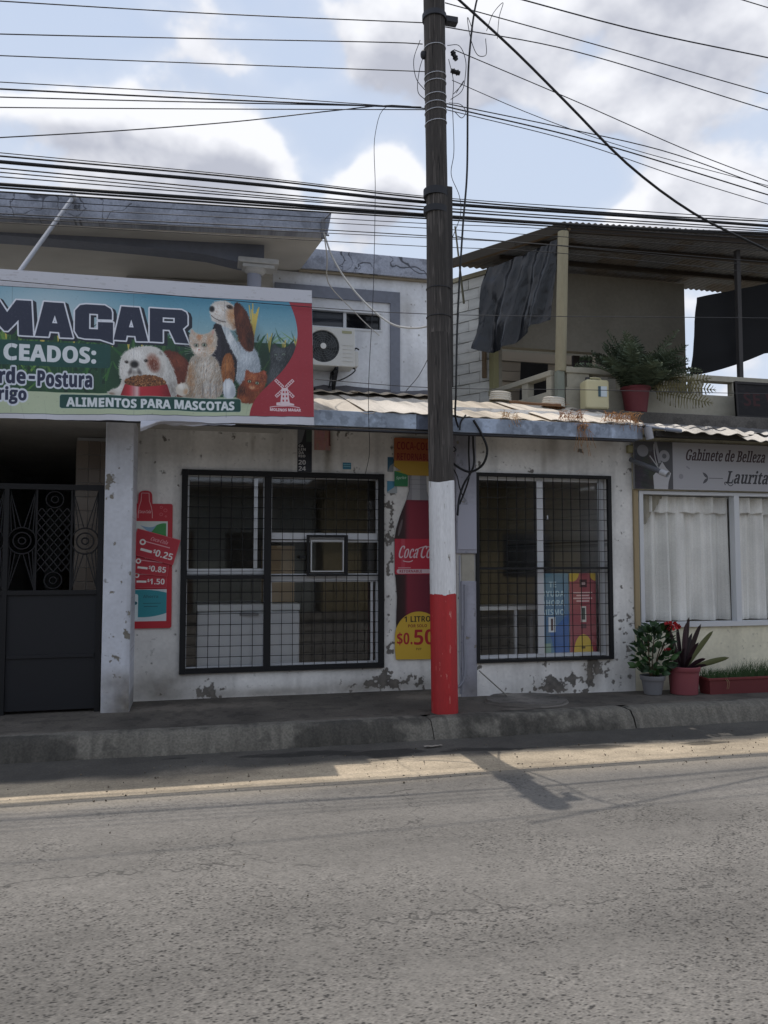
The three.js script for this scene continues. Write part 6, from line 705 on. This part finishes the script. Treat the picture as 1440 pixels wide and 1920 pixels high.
  for (let i = 0; i < 105; i++) { const a = i * 2.399 + r() * .4, ti = .06 + Math.pow(r(), .9) * .95, m = P(f, 'frond', fg[i % 5], fm[Math.floor(r() * 3.08)]); m.position.set(Math.cos(a) * .06, .26, Math.sin(a) * .06); m.rotation.set(0, 0, 0); m.quaternion.setFromUnitVectors(up, new THREE.Vector3(Math.cos(a) * Math.sin(ti) + .12, Math.cos(ti), Math.sin(a) * Math.sin(ti) * .8 + .1).normalize()); m.rotateY(Math.PI / 2 - a + (r() - .5)); const s = .72 + r() * .42; m.scale.setScalar(s); }
  for (const [x, y, z, rx, rz] of [[.14, .3, .12, .7, -1.5], [.16, .28, .08, .5, -1.75], [.15, .3, .03, .3, -1.35]]) { const m = P(f, 'frond', fg[4], fm[3]); m.position.set(x, y, z); m.rotation.set(rx * .5, 0, rz); }
  const cz = thing('cactus_pot', 'small dark potted succulent on the terrace rail behind the yellow can', 'potted plant', [4.5, 3.825, -.25]); pot(cz, .05, .065, .08, 0x2b2826, .015); for (let k = 0; k < 16; k++) { const m = P(cz, 'leaf', lg[k % 3], fm[k % 3]); m.position.set(Math.cos(k) * .02, .06, Math.sin(k) * .02); m.quaternion.setFromUnitVectors(up, new THREE.Vector3(Math.cos(k * 2.4), 1.1, Math.sin(k * 2.4)).normalize()); }
}
// ---------------------------------------------------------------- small things at street level
{
  const ly = walk(3.2, .93), lid = P(scene, 'concrete_lid', roughen(new THREE.CylinderGeometry(.4, .42, .045, 48, 2).translate(0, .01, 0), .03, 9), mConc); lid.position.set(3.21, ly + .004, .92); lid.scale.z = .82; tag(lid, 'round rough concrete lid on the pavement beside the pole', 'lid');
  const rodm = P(scene, 'metal_strip', bar([2.86, .43, .545], [3.1, walk(3.1, .8) + .008, .8], .022, .006), M(0x8c8880, .6)); tag(rodm, 'thin metal strip leaning on the foot of the pilaster', 'strip');
  const pv = thing('drain_pipe', 'grey plastic drain pipe poking out past the salon sign', 'pipe', [4.6, 2.64, .58]); const a = new THREE.Vector3(0, 0, 0), pts = [[0, 0, 0], [.02, -.03, .06], [.16, -.18, .36]]; P(pv, 'pipe_run', tube(pts, .026, 16, 14), M(0x5d5f64, .5)); P(pv, 'pipe_socket', new THREE.CylinderGeometry(.032, .032, .09, 18, 1, true).applyQuaternion(new THREE.Quaternion().setFromUnitVectors(new THREE.Vector3(0, 1, 0), new THREE.Vector3(.14, -.15, .3).normalize())).translate(.165, -.187, .372), M(0xb5b6b8, .5, { side: THREE.DoubleSide }));
  const jb = P(scene, 'junction_box', new RoundedBoxGeometry(.075, .085, .05, 2, .01), M(0x8f8a68, .6)); jb.position.set(4.63, 2.76, .53); tag(jb, 'small yellowed junction box where the shop and salon walls meet', 'box');
  // loose grit on gutter and road: too many to count
  const r = rng(99), g = roughen(new THREE.IcosahedronGeometry(.006, 1), .005, 200), im = new THREE.InstancedMesh(g, M(0x6f685e, .95), 900), m4 = new THREE.Matrix4(), q = new THREE.Quaternion(), s = new THREE.Vector3(), p = new THREE.Vector3(), col = new THREE.Color();
  for (let i = 0; i < 900; i++) { const z = i < 600 ? 1.75 + Math.pow(r(), .7) * 1.1 : 2.7 + r() * 3, x = -2.5 + r() * 9; p.set(x, (z > 2.66 ? .014 + .02 * Math.sin(Math.min(1, (z - 2.66) / 5) * Math.PI / 2) : -.002) + .003, z); q.setFromEuler(new THREE.Euler(r() * 6, r() * 6, r() * 6)); const k = i < 600 ? .35 + Math.pow(r(), 3) * 1.0 : .3 + Math.pow(r(), 3) * .5; s.set(k, k * .7, k); im.setMatrixAt(i, m4.compose(p, q, s)); const v = .5 + r() * .8; im.setColorAt(i, col.setRGB(v, v * .96, v * .9)); }
  im.name = 'grit'; im.castShadow = im.receiveShadow = true; scene.add(im); tag(im, 'loose grit scattered over gutter and asphalt', 'grit', null, 'stuff');
  // scrap of foil by the kerb
  const sc = P(scene, 'litter_scrap', sheet(6, 3, (u, v) => [(u - .5) * .16, .004 + .012 * fbm(u * 5, v * 5, 2), (v - .5) * .035 + .01 * Math.sin(u * 5)], .001), M(0x9a948a, .6)); sc.position.set(1.98, .002, 1.8); tag(sc, 'flattened pale scrap of litter in the wet gutter', 'litter');
}
renderer.render(scene, camera);
